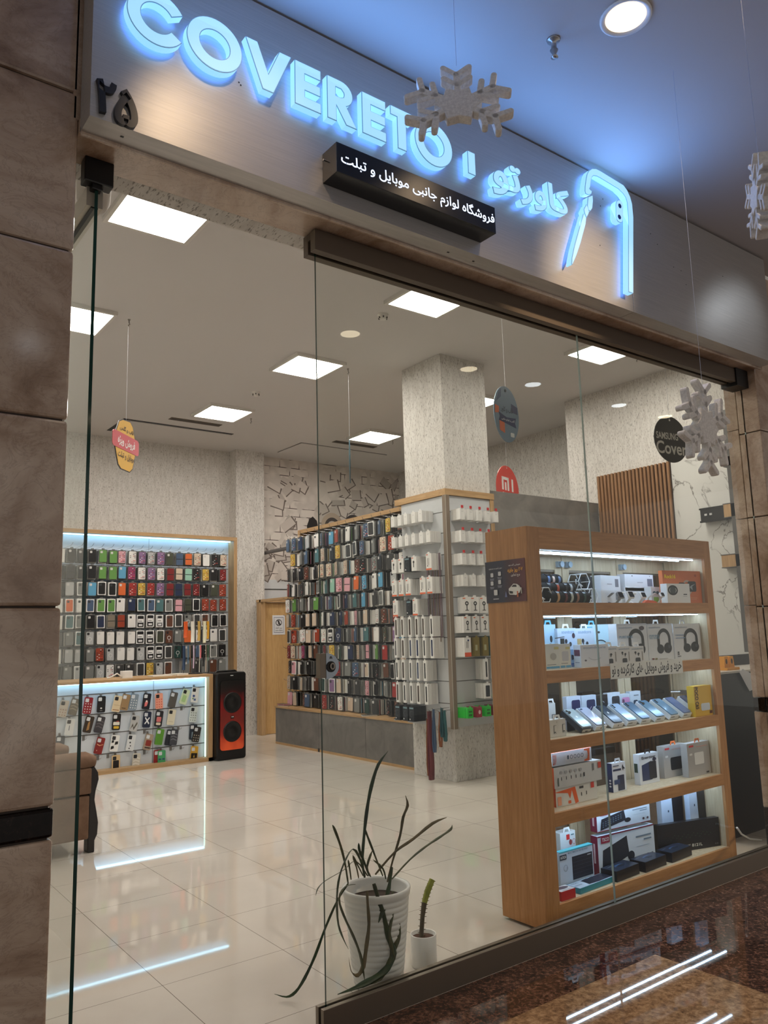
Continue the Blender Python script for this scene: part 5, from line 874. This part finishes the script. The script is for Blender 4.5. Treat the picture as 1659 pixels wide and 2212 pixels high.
for k,((p0,p1),pt,pb,pc,bc,l,cam_,ap) in enumerate(PH):
    y=2.925; xa=PX(p1-36,pb-4,'y',y).x; xb=PX(p1,pb-4,'y',y).x; w=min(max(xb-xa,.084),.092); x=xb-w
    e=empty('phone_tray',(x+w/2,y,SH[2])); T=Matrix.Translation((-w/2,0,.001))@Matrix.Rotation(R(33),4,'X')
    mb=MB(); D=.165; mb.box(0,w,0,D,0.0,.030,P(bc,.35),T); mb.box(.004,w-.004,.004,D-.004,.030,.0305,P((150,158,166),.4),T)
    if bc[0]<100: mb.box(.01,w-.01,-.0008,0,.004,.022,P((200,196,188),.4),T); mb.box(.035,.055,-.0012,-.0008,.006,.012,P((30,30,30),.4),T)
    elif ap: mb.box(w*.48,w*.55,-.0008,0,.010,.020,P((30,30,32),.4),T)
    else: mb.box(w*.1,w*.5,-.0008,0,.016,.022,P((110,114,118),.4),T)
    mb.box(w*.2,w*.8,D*.72,D*.75,-.075,0.0,P(bc,.4),T@Matrix.Translation((0,0,0))) if 0 else None
    q=MB(); q.box(-w*.35,w*.35,.10,.104,0,.062,P(bc,.4)); q.build('back_prop',e)
    mb.build('tray',e,bevel=.001); tag(e,('black' if bc[0]<100 else 'white')+' phone box tray tilted under the '+l.split(',')[0],'box','phone trays on the third shelf')
    e2=empty('smartphone',(x+w/2,y,SH[2])); T2=T@Matrix.Translation((w*.06,.006,.0312)); ww=w*.88; hh=D*.93
    mb=MB(); F2=T2@Matrix.Rotation(R(-90),4,'X')   # local x,z -> slope
    mb.prism([(a,b) for a,b in rr(0,ww,0,hh,.011)],.006,P(pc,.16,.25),T2@Matrix.Translation((0,0,.0062))@Matrix.Rotation(R(-90),4,'X')); mb.build('body',e2)
    if cam_:
        mb=MB(); T3=T2@Matrix.Translation((0,0,.0075))@Matrix.Rotation(R(-90),4,'X')
        if cam_==3: 
            for a,b in ((.14,.90),(.14,.78),(.32,.84)): mb.prism(ell(ww*a,hh*b,.0085,.0085,14),.002,P((30,34,36),.2),T3)
        elif cam_==2: 
            for b in (.90,.80): mb.prism(ell(ww*.14,hh*b,.0075,.0075,14),.002,P((30,34,44),.2),T3)
        else: mb.prism(rr(ww*.05,ww*.3,hh*.88,hh*.94,.005),.002,P((60,70,90),.2),T3)
        mb.build('camera_lenses',e2)
    if ap and k!=1:
        mb=MB(); T3=T2@Matrix.Translation((0,0,.0064))@Matrix.Rotation(R(-90),4,'X'); cxx,czz=ww*.5,hh*.55; mb.prism(ell(cxx,czz,.007,.0075,14),.0003,P((240,244,246),.2),T3); mb.prism([(cxx,czz+.008),(cxx+.005,czz+.013),(cxx+.004,czz+.008)],.0003,P((240,244,246),.2),T3); mb.build('emblem',e2)
    if k==1: mb=MB(); T3=T2@Matrix.Translation((0,0,.0064))@Matrix.Rotation(R(-90),4,'X'); mb.prism([(ww*.1,hh*.12),(ww*.3,hh*.12),(ww*.98,hh*.62),(ww*.98,hh*.78)],.0003,P((250,252,255),.1),T3); mb.build('painted_reflection',e2)  # bright reflection across the phone, put in as a white patch
    tag(e2,l,'phone','slanted phones on the third shelf')
# shelf 4: power goods
OR=(230,100,44)
G5='power strip boxes stacked on the fourth shelf'
good('power_strip_box','white and orange power strip box at the stack bottom','box',1200,1290,1692,3,2.95,.07,(220,220,216),[('p',[(0,.75),(.3,.82),(.46,.86),(.53,.05),(.45,.0),(.38,.72),(.33,.30),(.28,.6),(0,.72)],OR),('R',.28,.06,.35,.22,OR,.004),('r',.56,.70,.66,.82,(60,60,60)),('r',.60,.32,.615,.5,(40,40,40)),('r',.72,.34,.735,.52,(40,40,40)),('r',.84,.62,.92,.92,(220,70,60)),('R',.03,.06,.12,.5,(232,160,130),.004)],left=[('r',0,0,1,1,(214,90,44))],group=G5)
good('power_strip_box','white power strip box with sockets row, middle of the stack','box',1196,1299,1650,3,2.94,.075,(206,208,208),[('r',a,.34,a+.012,.5,(60,60,64)) for a in (.14,.24,.34,.44,.54)]+[('c',a,.72,.03,.08,(170,172,176)) for a in (.14,.24,.34,.44,.54)]+[('r',.60,.34,.625,.54,(60,60,64)),('r',.8,.55,.83,.9,(120,120,120)),('r',.92,.62,.985,.92,(214,80,60)),('r',.06,.1,.08,.5,(70,90,80))],left=[('r',0,0,1,1,(214,90,44))],group=G5,zb=.098)
good('power_strip_box','glossy white power strip box with orange lid, top of the stack','box',1192,1278,1621,3,2.94,.065,(216,226,240),[('R',.30,.30,.86,.74,(226,232,242),.014)]+[('a',a,.52,.035,.17,.012,0,360,(120,130,150)) for a in (.48,.57,.66,.75)]+[('r',.37,.38,.41,.68,(60,80,100)),('p',[(.80,.02),(.93,.0),(.95,.98),(.80,.96),(.80,.86),(.88,.8),(.90,.5),(.88,.2),(.80,.14)],OR),('t','2500W',.01,.1,.10,.9,(220,100,70),.01)],topc=OR,group=G5,zb=.212)
good('power_bank_box','slim white box with navy side and a small plane picture','box',1322,1351,1647,3,2.98,.035,(222,226,234),[('r',.06,.72,.66,.79,(40,50,84)),('R',.36,.03,.86,.56,(38,46,76),.004),('r',.1,.26,.52,.42,(50,70,116)),('p',[(.74,.84),(.8,.92),(.84,.84),(.96,.76),(.84,.76),(.8,.7),(.76,.76)],(30,34,50)),('r',.06,.88,.5,.92,(100,104,120))],left=[('r',0,0,1,1,(36,48,88)),('c',.5,.4,.2,.03,(226,226,230)),('c',.5,.3,.2,.03,(226,226,230)),('c',.5,.2,.2,.03,(226,226,230))],hangc=(230,234,238),group='power bank boxes on the fourth shelf')
good('power_bank_box','white and navy power bank box with black hanger','box',1380,1422,1627,3,3.0,.04,(220,224,230),[('t','Energizer',.14,.80,.86,.92,(24,26,34),.02),('r',.12,.12,.62,.64,(34,50,92)),('p',[(.12,.64),(.62,.74),(.62,.64)],(34,50,92)),('R',.48,.14,.86,.72,(26,30,44),.006),('c',.78,.78,.1,.06,(30,34,60))],left=[('r',.1,.4,.7,.7,(50,70,60))],hangc=(26,28,32),group='power bank boxes on the fourth shelf')
for a_,b2,t_,it,l in ((1432,1480,1609,[('R',.30,.22,.82,.62,(30,36,44),.012)],'silver grey power bank box with black device and orange hanger'),(1484,1532,1603,[('R',.30,.34,.72,.70,(226,226,224),.008),('a',.5,.5,.3,.26,.02,200,360,(170,170,170))],'silver grey power bank box with white device, right end')):
    good('power_bank_box',l,'box',a_,b2,t_,3,3.02,.045,(170,168,166),it+[('r',.08,.88,.28,.94,(206,60,60)),('r',.4,.86,.9,.88,(200,150,140)),('r',.08,.64,.2,.7,(226,226,222)),('r',.78,.04,.9,.09,(60,60,60))],hangc=(236,120,60),group='power bank boxes on the fourth shelf')
# shelf 5: keyboards
kb=lambda x0_,y0_,c=(28,36,52):[('p',[(x0_,y0_),(x0_+.02,y0_+.46),(x0_+.42,y0_+.72),(x0_+.46,y0_+.28)],c)]
CRM=(120,24,56)
G6='keyboard boxes on the lowest shelf'
def kbbox(label,px0,px1,pyt,zb,y,teal):
    return good('keyboard_box',label,'box',px0,px1,pyt,4,y,.05,(206,218,230),[('r',0,0,1,.035,CRM),('r',0,.965,1,1,CRM),('p',[(.05,.06),(.08,.62),(.50,.86),(.53,.34)],(24,34,48)),('c',.56,.32,.06,.12,(24,32,44)),('r',.66,.74,.94,.78,(110,130,150)),('r',.80,.64,.94,.68,(110,130,150)),('r',.66,.5,.9,.51,(150,165,180)),('c',.86,.22,.02,.06,(70,50,66)),('c',.94,.22,.02,.06,(70,50,66)),('R',.05,.80,.20,.97,(150,30,60),.004),('t','TSCO',.065,.85,.185,.94,(236,236,238),.02)]+([('r',.09+.045*i,.22+.04*i+.1*j,.11+.045*i,.25+.04*i+.1*j,(120,150,170)) for i in range(8) for j in range(3)] if teal else []),left=[('r',0,0,1,1,CRM),('r',.35,.3,.6,.8,(214,190,196))],zb=zb,group=G6,yr=y-.03)
kbbox('white keyboard and mouse box with crimson edges, lower of two',1290,1413,1791,0,3.02,False); kbbox('white keyboard and mouse box with crimson edges, upper one under shelf',1288,1404,1742,.227,3.03,True)
good('keyboard_box','teal topped white keyboard box standing at the left','box',1208,1281,1832,4,3.0,.03,(192,210,232),[('r',.36,.18,.97,.80,(30,36,52)),('r',.82,.73,.93,.76,(190,196,206)),('r',.0,.0,1,.03,(60,150,170)),('r',.0,.97,1,1,(60,170,190)),('R',.0,.78,.2,.92,(30,44,64),.004),('t','HATRON',.02,.81,.18,.89,(220,226,232),.02),('a',.16,.55,.06,.09,.01,0,360,(150,160,176)),('t','MULTIMEDIA KEYBOARD',.24,.90,.84,.95,(110,130,150),.01)]+[('r',.38,.24+.1*i,.95,.245+.1*i,(60,70,90)) for i in range(6)],group=G6,topc=(80,190,206))
good('earphone_box','small white box with red badge behind the teal keyboard box','box',1210,1243,1797,4,3.08,.06,(220,228,232),[('r',.4,.84,.62,.95,(220,50,50)),('c',.66,.78,.1,.06,(150,60,60)),('a',.88,.78,.1,.06,.02,0,360,(200,110,100)),('r',.7,.92,.9,.94,(60,120,130))],hangc=(232,238,240),group=None)
def flat(name,label,px0,px1,pxb,y,dep,hgt,col,topc,topm,rz,grp):
    a=PX(px0,pxb,'y',y); b_=PX(px1,pxb,'y',y); w=(b_.x-a.x)/max(math.cos(R(rz)),.5); z=SH[4]; mb=MB(); mb.box(0,w,0,dep,0,hgt,P(col,.3)); mb.box(0.002,w-.002,.002,dep-.002,hgt,hgt+.0006,P(topc,.3)); deco(mb,Matrix.Translation((0,0,hgt+.0006))@Matrix.Rotation(R(-90),4,'X'),w,dep,topm)
    return tag(mb.build(name,loc=(a.x,y,z+.0004),rot=(0,0,R(rz))),label,'box',grp)
flat('keyboard_box','flat teal keyboard box lying at the front left',1252,1342,1900,2.895,.085,.028,(40,140,160),(196,214,234),[('p',[(.28,.12),(.50,.05),(.95,.12),(.95,.92),(.40,.92),(.30,.86)],(34,40,56)),('r',.02,.4,.2,.5,(150,166,186)),('t','KEYBOARD',.02,.7,.2,.85,(110,130,150),.01)],3,G6)
flat('mouse_box','small bright red box with white lid at the front left corner',1213,1244,1940,2.885,.07,.045,(190,44,48),(228,230,232),[('c',.5,.6,.4,.25,(90,70,80)),('p',[(.1,.1),(.4,.3),(.9,.2),(.9,.1)],(200,200,206))],0,None)
good('keyboard_box','long black gaming keyboard box standing at the right','box',1418,1576,1762,4,3.04,.035,(16,18,24),[('t','GK 8121L',.42,.12,.70,.22,(214,214,206),.01)]+[('r',.20+.03*i,.44+.035*((i*7)%5),.212+.03*i,.46+.035*((i*7)%5),(36,70,46)) for i in range(22)]+[('r',.9,.1,.915,.14,(90,90,96)),('r',.93,.1,.945,.14,(90,90,96))],group=G6,yr=2.915)
for p0,p1,pb,y,l in ((1333,1388,1903,2.89,'black gadget box nearest the teal box, front row left'),(1395,1446,1880,2.89,'black gadget box with a curved print, front row middle'),(1452,1501,1858,2.90,'black gadget box with pale streak print, front row right')):
    flat('gadget_box',l,p0,p1,pb,y,.10,.055,(14,18,26),(30,42,62),[('a',.5,.5,.22,.2,.05,20,200,(60,90,130)),('c',.55,.5,.14,.12,(20,28,40)),('r',.1,.7,.25,.74,(120,140,160))],4,'black gadget boxes on the lowest shelf')
for p0,p1,t_,l in ((1428,1474,1722,'white mouse box with black mouse, left one behind the black box'),(1488,1524,1706,'white mouse box with black mouse and orange edge, right one')):
    good('mouse_box',l,'box',p0,p1,t_,4,3.08 if p0<1480 else 3.0,.035,(190,206,228),[('p',[(.5,1),(.52,.5),(.6,.3),(.8,.16),(1,.14),(1,1)],(18,22,30)),('r',.28,.72,.34,.76,(40,60,90)),('r',.2,.1,.7,.12,(90,90,110)),('r',.75,.1,1,.13,(130,60,80))],left=[('r',.1,.2,.9,.22,(170,180,200))],group='white mouse boxes on the lowest shelf',rz=.01)
# ------------------------------------------------------------------ plants
def lin3(a,b,t): return a+(b-a)*t
pt=empty('plant_pot',(2.125,2.955,0)); tag(pt,'white ribbed tapered plant pot on the floor just inside the glass','pot')
prof=[(0,.0),(.094,.0),(.098,.01)]
for i in range(15):
    z=.02+i*.0235; r=.100+.044*(z/.41)**.8; prof+=[(r,z),(r+.0025,z+.004),(r+.0035,z+.017),(r+.0005,z+.0205)]
prof+=[(.146,.375),(.150,.395),(.149,.405),(.138,.405),(.132,.395),(.130,.34),(0,.34)]
mb=MB(); mb.lathe(prof,P((226,227,226),.28),48); mb.build('pot_body',pt); mb=MB(); mb.lathe([(0,.352),(.07,.356),(.131,.348)],P((48,34,26),.95),24); mb.build('soil',pt)
LEAF=[]
def m_leaf(name,a,b_,c):
    m,t,bb=newmat(name); v=coords(t,(1,1,.6)); t.links.new(ramp(t,noise(t,v,14,4,.6),[(.3,a),(.5,b_),(.72,c)]),bb.inputs['Base Color']); setp(bb,rough=.45); return m
LGRN=m_leaf('dark_green_leaf',(22,38,22),(34,56,32),(50,74,40)); LDRY=m_leaf('dry_olive_leaf',(58,54,34),(86,76,50),(110,92,62)); LMID=m_leaf('faded_green_leaf',(38,50,30),(60,68,42),(84,84,54))
pl=empty('aloe_plant',(2.125,2.955,.36)); tag(pl,'straggly green plant with long drooping leaves in the ribbed pot','plant')
def leaf(pxs,yA,yB,wd,mat,n=3):
    pts=[]; N=len(pxs)
    for i,(px,py) in enumerate(pxs): pts.append(PX(px,py,'y',lin3(yA,yB,i/(N-1))))
    # smooth
    P2=[]
    for i in range(N-1):
        p0=pts[max(i-1,0)];p1=pts[i];p2=pts[i+1];p3=pts[min(i+2,N-1)]
        for k in range(n):
            t=k/n; P2.append(.5*((2*p1)+(p2-p0)*t+(2*p0-5*p1+4*p2-p3)*t*t+(3*p1-p0-3*p2+p3)*t**3))
    P2.append(pts[-1]); M=len(P2); rad=[]
    for i in range(M):
        t=i/(M-1); rad.append(max(1.25*wd*(.55+.9*t if t<.5 else 1.0)*(1 if t<.82 else max(.12,(1-t)/.18))*(1+.12*math.sin(i*1.7)),.0008))
    mb=MB(); mb.tube(P2,rad,mat,8,flat=.25,up=tuple(cr)); o=mb.build('leaf'); o.parent=pl; o.matrix_parent_inverse=Matrix.Translation(-Vector(pl.location))
s=540/1659
def Z7(l): return [(560+a*s,1580+b*s) for a,b in l]
leaf(Z7([(700,970),(685,860),(695,700),(715,520),(745,360),(790,220),(855,130)]),2.96,3.0,.0062,LGRN)
leaf(Z7([(850,1000),(885,860),(935,690),(955,570),(985,490),(970,425)]),2.95,2.98,.005,LDRY)
leaf(Z7([(770,950),(900,800),(1020,715),(1150,610),(1245,570)]),2.96,2.92,.0055,LDRY)
leaf(Z7([(880,980),(1000,850),(1110,760),(1200,700),(1270,650),(1280,620)]),2.98,3.02,.005,LMID)
leaf(Z7([(590,1010),(570,880),(540,760),(500,650),(485,620)]),2.99,3.0,.0045,LMID)
leaf(Z7([(820,960),(770,830),(720,700),(700,640)]),3.0,3.02,.004,LMID)
leaf(Z7([(700,960),(670,850),(620,780),(560,880),(525,1000),(515,1140),(525,1280),(560,1380),(592,1445)]),2.95,2.81,.0062,LGRN)
leaf(Z7([(720,960),(640,860),(560,920),(440,990),(390,1040),(375,1090)]),2.97,2.86,.0042,LMID)
leaf(Z7([(590,1010),(520,1120),(440,1300),(370,1490),(300,1640),(240,1730),(180,1762),(100,1742)]),2.90,3.12,.005,LGRN)
leaf(Z7([(635,1015),(570,1030),(530,1110),(560,1220),(620,1350),(670,1480),(690,1590),(700,1655)]),2.87,2.79,.0065,LMID)
leaf(Z7([(715,1060),(720,1150),(728,1280),(712,1420),(690,1560),(650,1620),(610,1590),(595,1500)]),2.84,2.79,.0068,LDRY)
leaf(Z7([(760,1010),(790,1110),(830,1240),(860,1370),(890,1470),(850,1570),(760,1640),(640,1700),(520,1745)]),2.84,2.79,.0105,LGRN)
leaf(Z7([(885,1070),(910,1200),(930,1340),(905,1420),(860,1540),(800,1640),(700,1690)]),2.84,2.80,.0075,LMID)
leaf(Z7([(880,900),(865,1010),(850,1080),(820,1190),(790,1270)]),2.86,2.82,.0075,LGRN)
leaf(Z7([(730,960),(690,850),(665,790),(660,740)]),2.93,2.93,.005,LGRN); leaf(Z7([(690,960),(650,880),(620,820)]),2.92,2.92,.003,LMID); leaf(Z7([(740,965),(715,900),(750,790)]),2.9,2.9,.004,LMID); leaf(Z7([(840,980),(820,910),(755,850)]),2.9,2.9,.0035,LMID)
leaf(Z7([(610,985),(600,910),(590,850)]),2.9,2.9,.003,LMID); leaf(Z7([(660,975),(645,900),(620,830)]),2.95,2.95,.003,LDRY)
leaf(Z7([(885,1060),(890,1180),(865,1330),(880,1440),(900,1505)]),2.83,2.80,.005,LMID)
p2=empty('plant_pot',(2.405,2.985,0)); tag(p2,'small plain white plant pot beside the ribbed pot','pot')
mb=MB(); mb.lathe([(0,0),(.056,0),(.058,.004),(.0595,.135),(.0575,.138),(.054,.135),(.054,.12),(0,.12)],P((228,228,226),.3),32); mb.build('pot_body',p2); mb=MB(); mb.lathe([(0,.128),(.03,.126),(.0535,.120)],P((74,48,36),.95),16); mb.build('soil',p2)
ca=empty('cactus',(2.405,2.985,.12)); tag(ca,'thin spiny cactus stem with a bright yellow green top','plant')
def prop(px,py): q=PX(px,py,'y',2.985); return (q.x-2.405,0,q.z-.12)
st=[prop(910,2028),prop(913,1980),prop(917,1950)]; up_=[prop(917,1950),prop(924,1925),prop(934,1900)]
m3=m_leaf('brown_cactus_bark',(44,42,34),(66,58,44),(84,74,52)); m4=m_leaf('yellow_green_cactus_skin',(104,112,36),(136,142,48),(164,168,76))
mb=MB(); mb.tube(st,[.011,.011,.013],m3,5); mb.build('old_stem',ca)
mb=MB(); mb.tube(up_,[.013,.015,.014],m4,5); mb.build('green_top',ca)
mb=MB()
for q,pp_ in ((st,14),(up_,12)):
    for i in range(pp_):
        t=i/pp_*(len(q)-1); k=int(t); f=t-k; c=Vector(q[k]).lerp(Vector(q[k+1]),f); sgn=1 if i%2 else -1
        mb.tube([c+cr*(.010*sgn),c+cr*(.019*sgn)+Vector((0,0,.001))],[.0022,.0006],P((96,84,50),.6),5)
mb.build('spines',ca)
# ------------------------------------------------------------------ hanging decorations
def hung(name,loc,zc,label,cat,group,rz,hookstruct=True,strtop=None):
    e=empty(name,loc,R(rz)); return tag(e,label,cat,group)
def string(e,z0,z1,x=0,r=.0012,c=(200,204,210)): mb=MB(); mb.tube([(x,0,z0),(x,0,z1)],r,P(c,.3),5); mb.build('string',e)
# paper-board tags inside the shop
e=hung('hanging_tag',(2.342,7.04,3.03),0,'yellow hanging tag with a red band and Persian lettering','hanging sign','hanging promotion tags',45); e.scale=(1.36,1,1)
mb=MB(); out=[(-.05,.47),(-.10,.44),(-.155,.30),(-.155,.20),(-.10,.03),(-.06,.0),(.07,-.0),(.11,.04),(.15,.19),(.15,.30),(.10,.45),(.06,.485)]; mb.prism(out,.006,P((30,28,26),.4)); mb.prism([(x*.95,z*.965+.008) for x,z in out],.002,P((222,172,52),.35),Matrix.Translation((0,-.002,0))); mb.build('board',e)
mb=MB(); mb.prism(rr(-.19,.19,.185,.335,.03),.004,P((196,64,76),.35),Matrix.Translation((0,-.006,0))); mb.build('band',e)
mb=MB(); T=Matrix.Identity(4); put_text(mb,fa('قاب و گلس'),-.09,.11,.355,.41,P((50,34,16),.5),T,.0045,.02); mb.build('lettering',e); mb=MB(); put_text(mb,fa('فروش ویژه'),-.12,.13,.21,.305,P((246,236,236),.5),T,.0075,.03); mb.build('lettering',e); mb=MB(); put_text(mb,fa('موبایل و تبلت'),-.11,.13,.095,.165,P((50,34,16),.5),T,.0045,.02); mb.build('lettering',e)
string(e,.47,1.44)
e=hung('hanging_tag',(4.88,7.09,3.16),0,'teal hanging tag seen edge on, beside the fixed glass edge','hanging sign','hanging promotion tags',58)
mb=MB(); mb.prism([(0,.5),(-.11,.40),(-.12,.30),(-.05,.12),(0,0),(.05,.12),(.12,.30),(.11,.40)],.008,P((50,86,100),.35)); mb.prism([(-.11,.25),(.11,.30),(.08,.34),(-.11,.32)],.002,P((220,220,214),.4),Matrix.Translation((0,-.002,0))); mb.build('board',e); string(e,.5,1.31)
e=hung('hanging_disc',(5.13,4.9,3.19),0,'oval blue-grey hanging disc with orange patches and Persian lettering','hanging sign','hanging promotion tags',10)
mb=MB(); mb.prism(ell(0,.265,.20,.265,40),.006,P((118,140,160),.35)); mb.build('board',e)
mb=MB(); F=Matrix.Translation((0,-.0005,0)); q=lambda a,c,k: mb.prism(a,.0008,P(c,.4),Matrix.Translation((0,-.001-.0004*k,0)))
q([(-.16,.36),(-.08,.42),(-.07,.50),(-.11,.47)],(66,84,116),0); q([(-.185,.25),(-.12,.26),(-.12,.32),(-.18,.33)],(214,112,70),0); q([(.08,.30),(.18,.29),(.18,.36),(.08,.38)],(54,64,100),0); q([(-.12,.10),(-.04,.08),(-.04,.19),(-.12,.20)],(214,112,70),0); q(rr(.05,.11,.06,.10,.01),(220,226,228),0); q([(-.13,.19),(0,.175),(.15,.155),(.13,.20),(.15,.25),(0,.235),(-.13,.27),(-.11,.23)],(50,62,102),1); mb.build('patches',e)
mb=MB(); put_text(mb,fa('قاب و کاور'),-.09,.10,.275,.335,P((46,54,70),.5),Matrix.Identity(4),.0025,.01); mb.build('lettering',e); mb=MB(); put_text(mb,fa('گلس و لوازم جانبی'),-.09,.12,.195,.225,P((226,228,232),.5),Matrix.Identity(4),.0035,.01); mb.build('lettering',e); mb=MB(); mb.prism(ell(0,.49,.013,.013,14),.001,P((24,24,26),.4),Matrix.Translation((0,-.0015,0))); mb.build('eyelet',e); string(e,.49,1.28)
def disc(loc,r,col,label,rz,texts,top,tilt=0):
    e=hung('hanging_disc',loc,0,label,'hanging sign','hanging promotion tags',rz); mb=MB(); mb.prism(ell(0,r,r,r,40),.005,P(col,.4)); mb.prism(ell(0,2*r-.03,.008,.008,12),.001,P((214,214,210),.4),Matrix.Translation((0,-.001,0))); mb.build('board',e)
    mb=MB(); 
    for tx in texts: put_text(mb,tx[0],tx[1]*r,tx[2]*r,tx[3]*r,tx[4]*r,P(tx[5],.5),Matrix.Identity(4),.0015,tx[6])
    return e,mb
e,mb=disc((5.40,3.42,2.745),.185,(40,40,38),'black hanging disc with grey lettering beside the right snowflake',-8,[('SAMSUNG',-.88,.42,.98,1.28,(196,194,188),.02),('Cover',-.92,.90,.35,.90,(196,194,188),.02)],4.49); mb.build('lettering',e); string(e,.34,1.74)
e,mb=disc((7.07,6.8,2.93),.225*1.35,(206,62,54),'red hanging disc with white MI letters behind the grey partition',17,[('COVER MI',-.5,.5,.72,.86,(238,236,232),.02)],4.49); mb.build('lettering',e); mb=MB()
for a in ((-.5,-.36,.95,1.48),(-.02,.12,.95,1.48),(.36,.50,.95,1.48),(-.24,-.12,.95,1.28)): r=.225*1.35; mb.box(a[0]*r,a[1]*r,-.002,0,a[2]*r,a[3]*r,P((240,238,236),.4))
r=.225*1.35; mb.box(-.5*r,.12*r,-.002,0,1.38*r,1.5*r,P((240,238,236),.4)); mb.build('emblem',e); string(e,.58,1.55)
def snow_mesh(r,th,mat,five=False):
    mb=MB(); M=Matrix.Identity(4)
    def bar(x0,z0,x1,z1,w):
        d=math.atan2(z1-z0,x1-x0); L=math.hypot(x1-x0,z1-z0); n=6
        pts=[(L+w*math.cos(R(a)),w*math.sin(R(a))) for a in range(-90,91,30)]+[(w*math.cos(R(a)),w*math.sin(R(a))) for a in range(90,271,30)]
        mb.prism([(x0+a*math.cos(d)-b*math.sin(d),z0+a*math.sin(d)+b*math.cos(d)) for a,b in pts],th,mat)
    for k in range(6):
        if five and k==3: continue
        A=R(90+60*k); c,s_=math.cos(A),math.sin(A); f=lambda u,v:(u*c-v*s_,u*s_+v*c)
        bar(*f(0,0),*f(r*.72,0),r*.065)
        for u,L in ((.44,.30),(.70,.30)):
            for sg in (1,-1): bar(*f(r*u,0),*f(r*(u+L*math.cos(R(50))),sg*r*L*math.sin(R(50))),r*.055)
    mb.prism([(r*(.42 if k%2==0 else .30)*math.cos(R(60+30*k)),r*(.42 if k%2==0 else .30)*math.sin(R(60+30*k))) for k in range(12)],th*1.1,mat,Matrix.Translation((0,-th*.05,0)))
    return mb
m,t,b=newmat('glittery_white_foam'); v=ocoords(t); t.links.new(ramp(t,noise(t,v,90,4,.7),[(.3,(205,203,202)),(.6,(234,232,230)),(.8,(250,250,250))]),b.inputs['Base Color']); setp(b,rough=.5); FOAM=m
for px,py,y,r,rz,l,ztop in ((990,222,1.8,.20,-40,'glittery foam snowflake hanging in front of the sign letters',3.6),(1655,422,1.0,.125,40,'foam snowflake cut by the right edge of the picture',2.9),(1530,922,1.75,.215,3,'large white foam snowflake hanging beside the black disc',2.6)):
    c=PX(px,py,'y',y); e=empty('snowflake',tuple(c),R(rz)); o=snow_mesh(r,.032,FOAM,px<1000).build('foam_body',e,bevel=.003)
    if px<1000: o.rotation_euler=(R(-14),0,0)
    mb=MB(); mb.tube([(0,.01,r*.75),(0,.01,3.998-c.z)],.0007,P((190,200,225),.3),5); mb.build('string',e); tag(e,l,'snowflake','hanging foam snowflakes')
for x,y,l in ((2.348,7.04,'above the yellow tag'),(4.88,7.09,'above the edge-on tag'),(4.90,9.52,'near the far light panel'),(5.13,4.9,'above the blue oval disc'),(7.36,5.0,'beside the right light panel'),(7.36,9.5,'beside the far right light panel')):
    mb=MB(); mb.tube([(0,0,0),(0,0,-.03),(.008,0,-.05),(-.008,0,-.06),(0,0,-.075)],.004,P((90,84,78),.4,.6),6); mb.lathe([(0,-.012),(.012,-.01),(.014,0)],P((150,146,140),.4),10); tag(mb.build('ceiling_hook',loc=(x,y,ZC)),'small dark ceiling hook '+l,'hook','ceiling hooks')
mb=MB(); mb.lathe([(0,-.14),(.05,-.14),(.065,-.11),(.07,-.0)],P((196,190,182),.5),24); tag(mb.build('ceiling_speaker',loc=(PX(222,395,'z',3.25).x+.03,3.1,3.40)),'pale round ceiling fixture half hidden behind the soffit near the glass door','fixture')
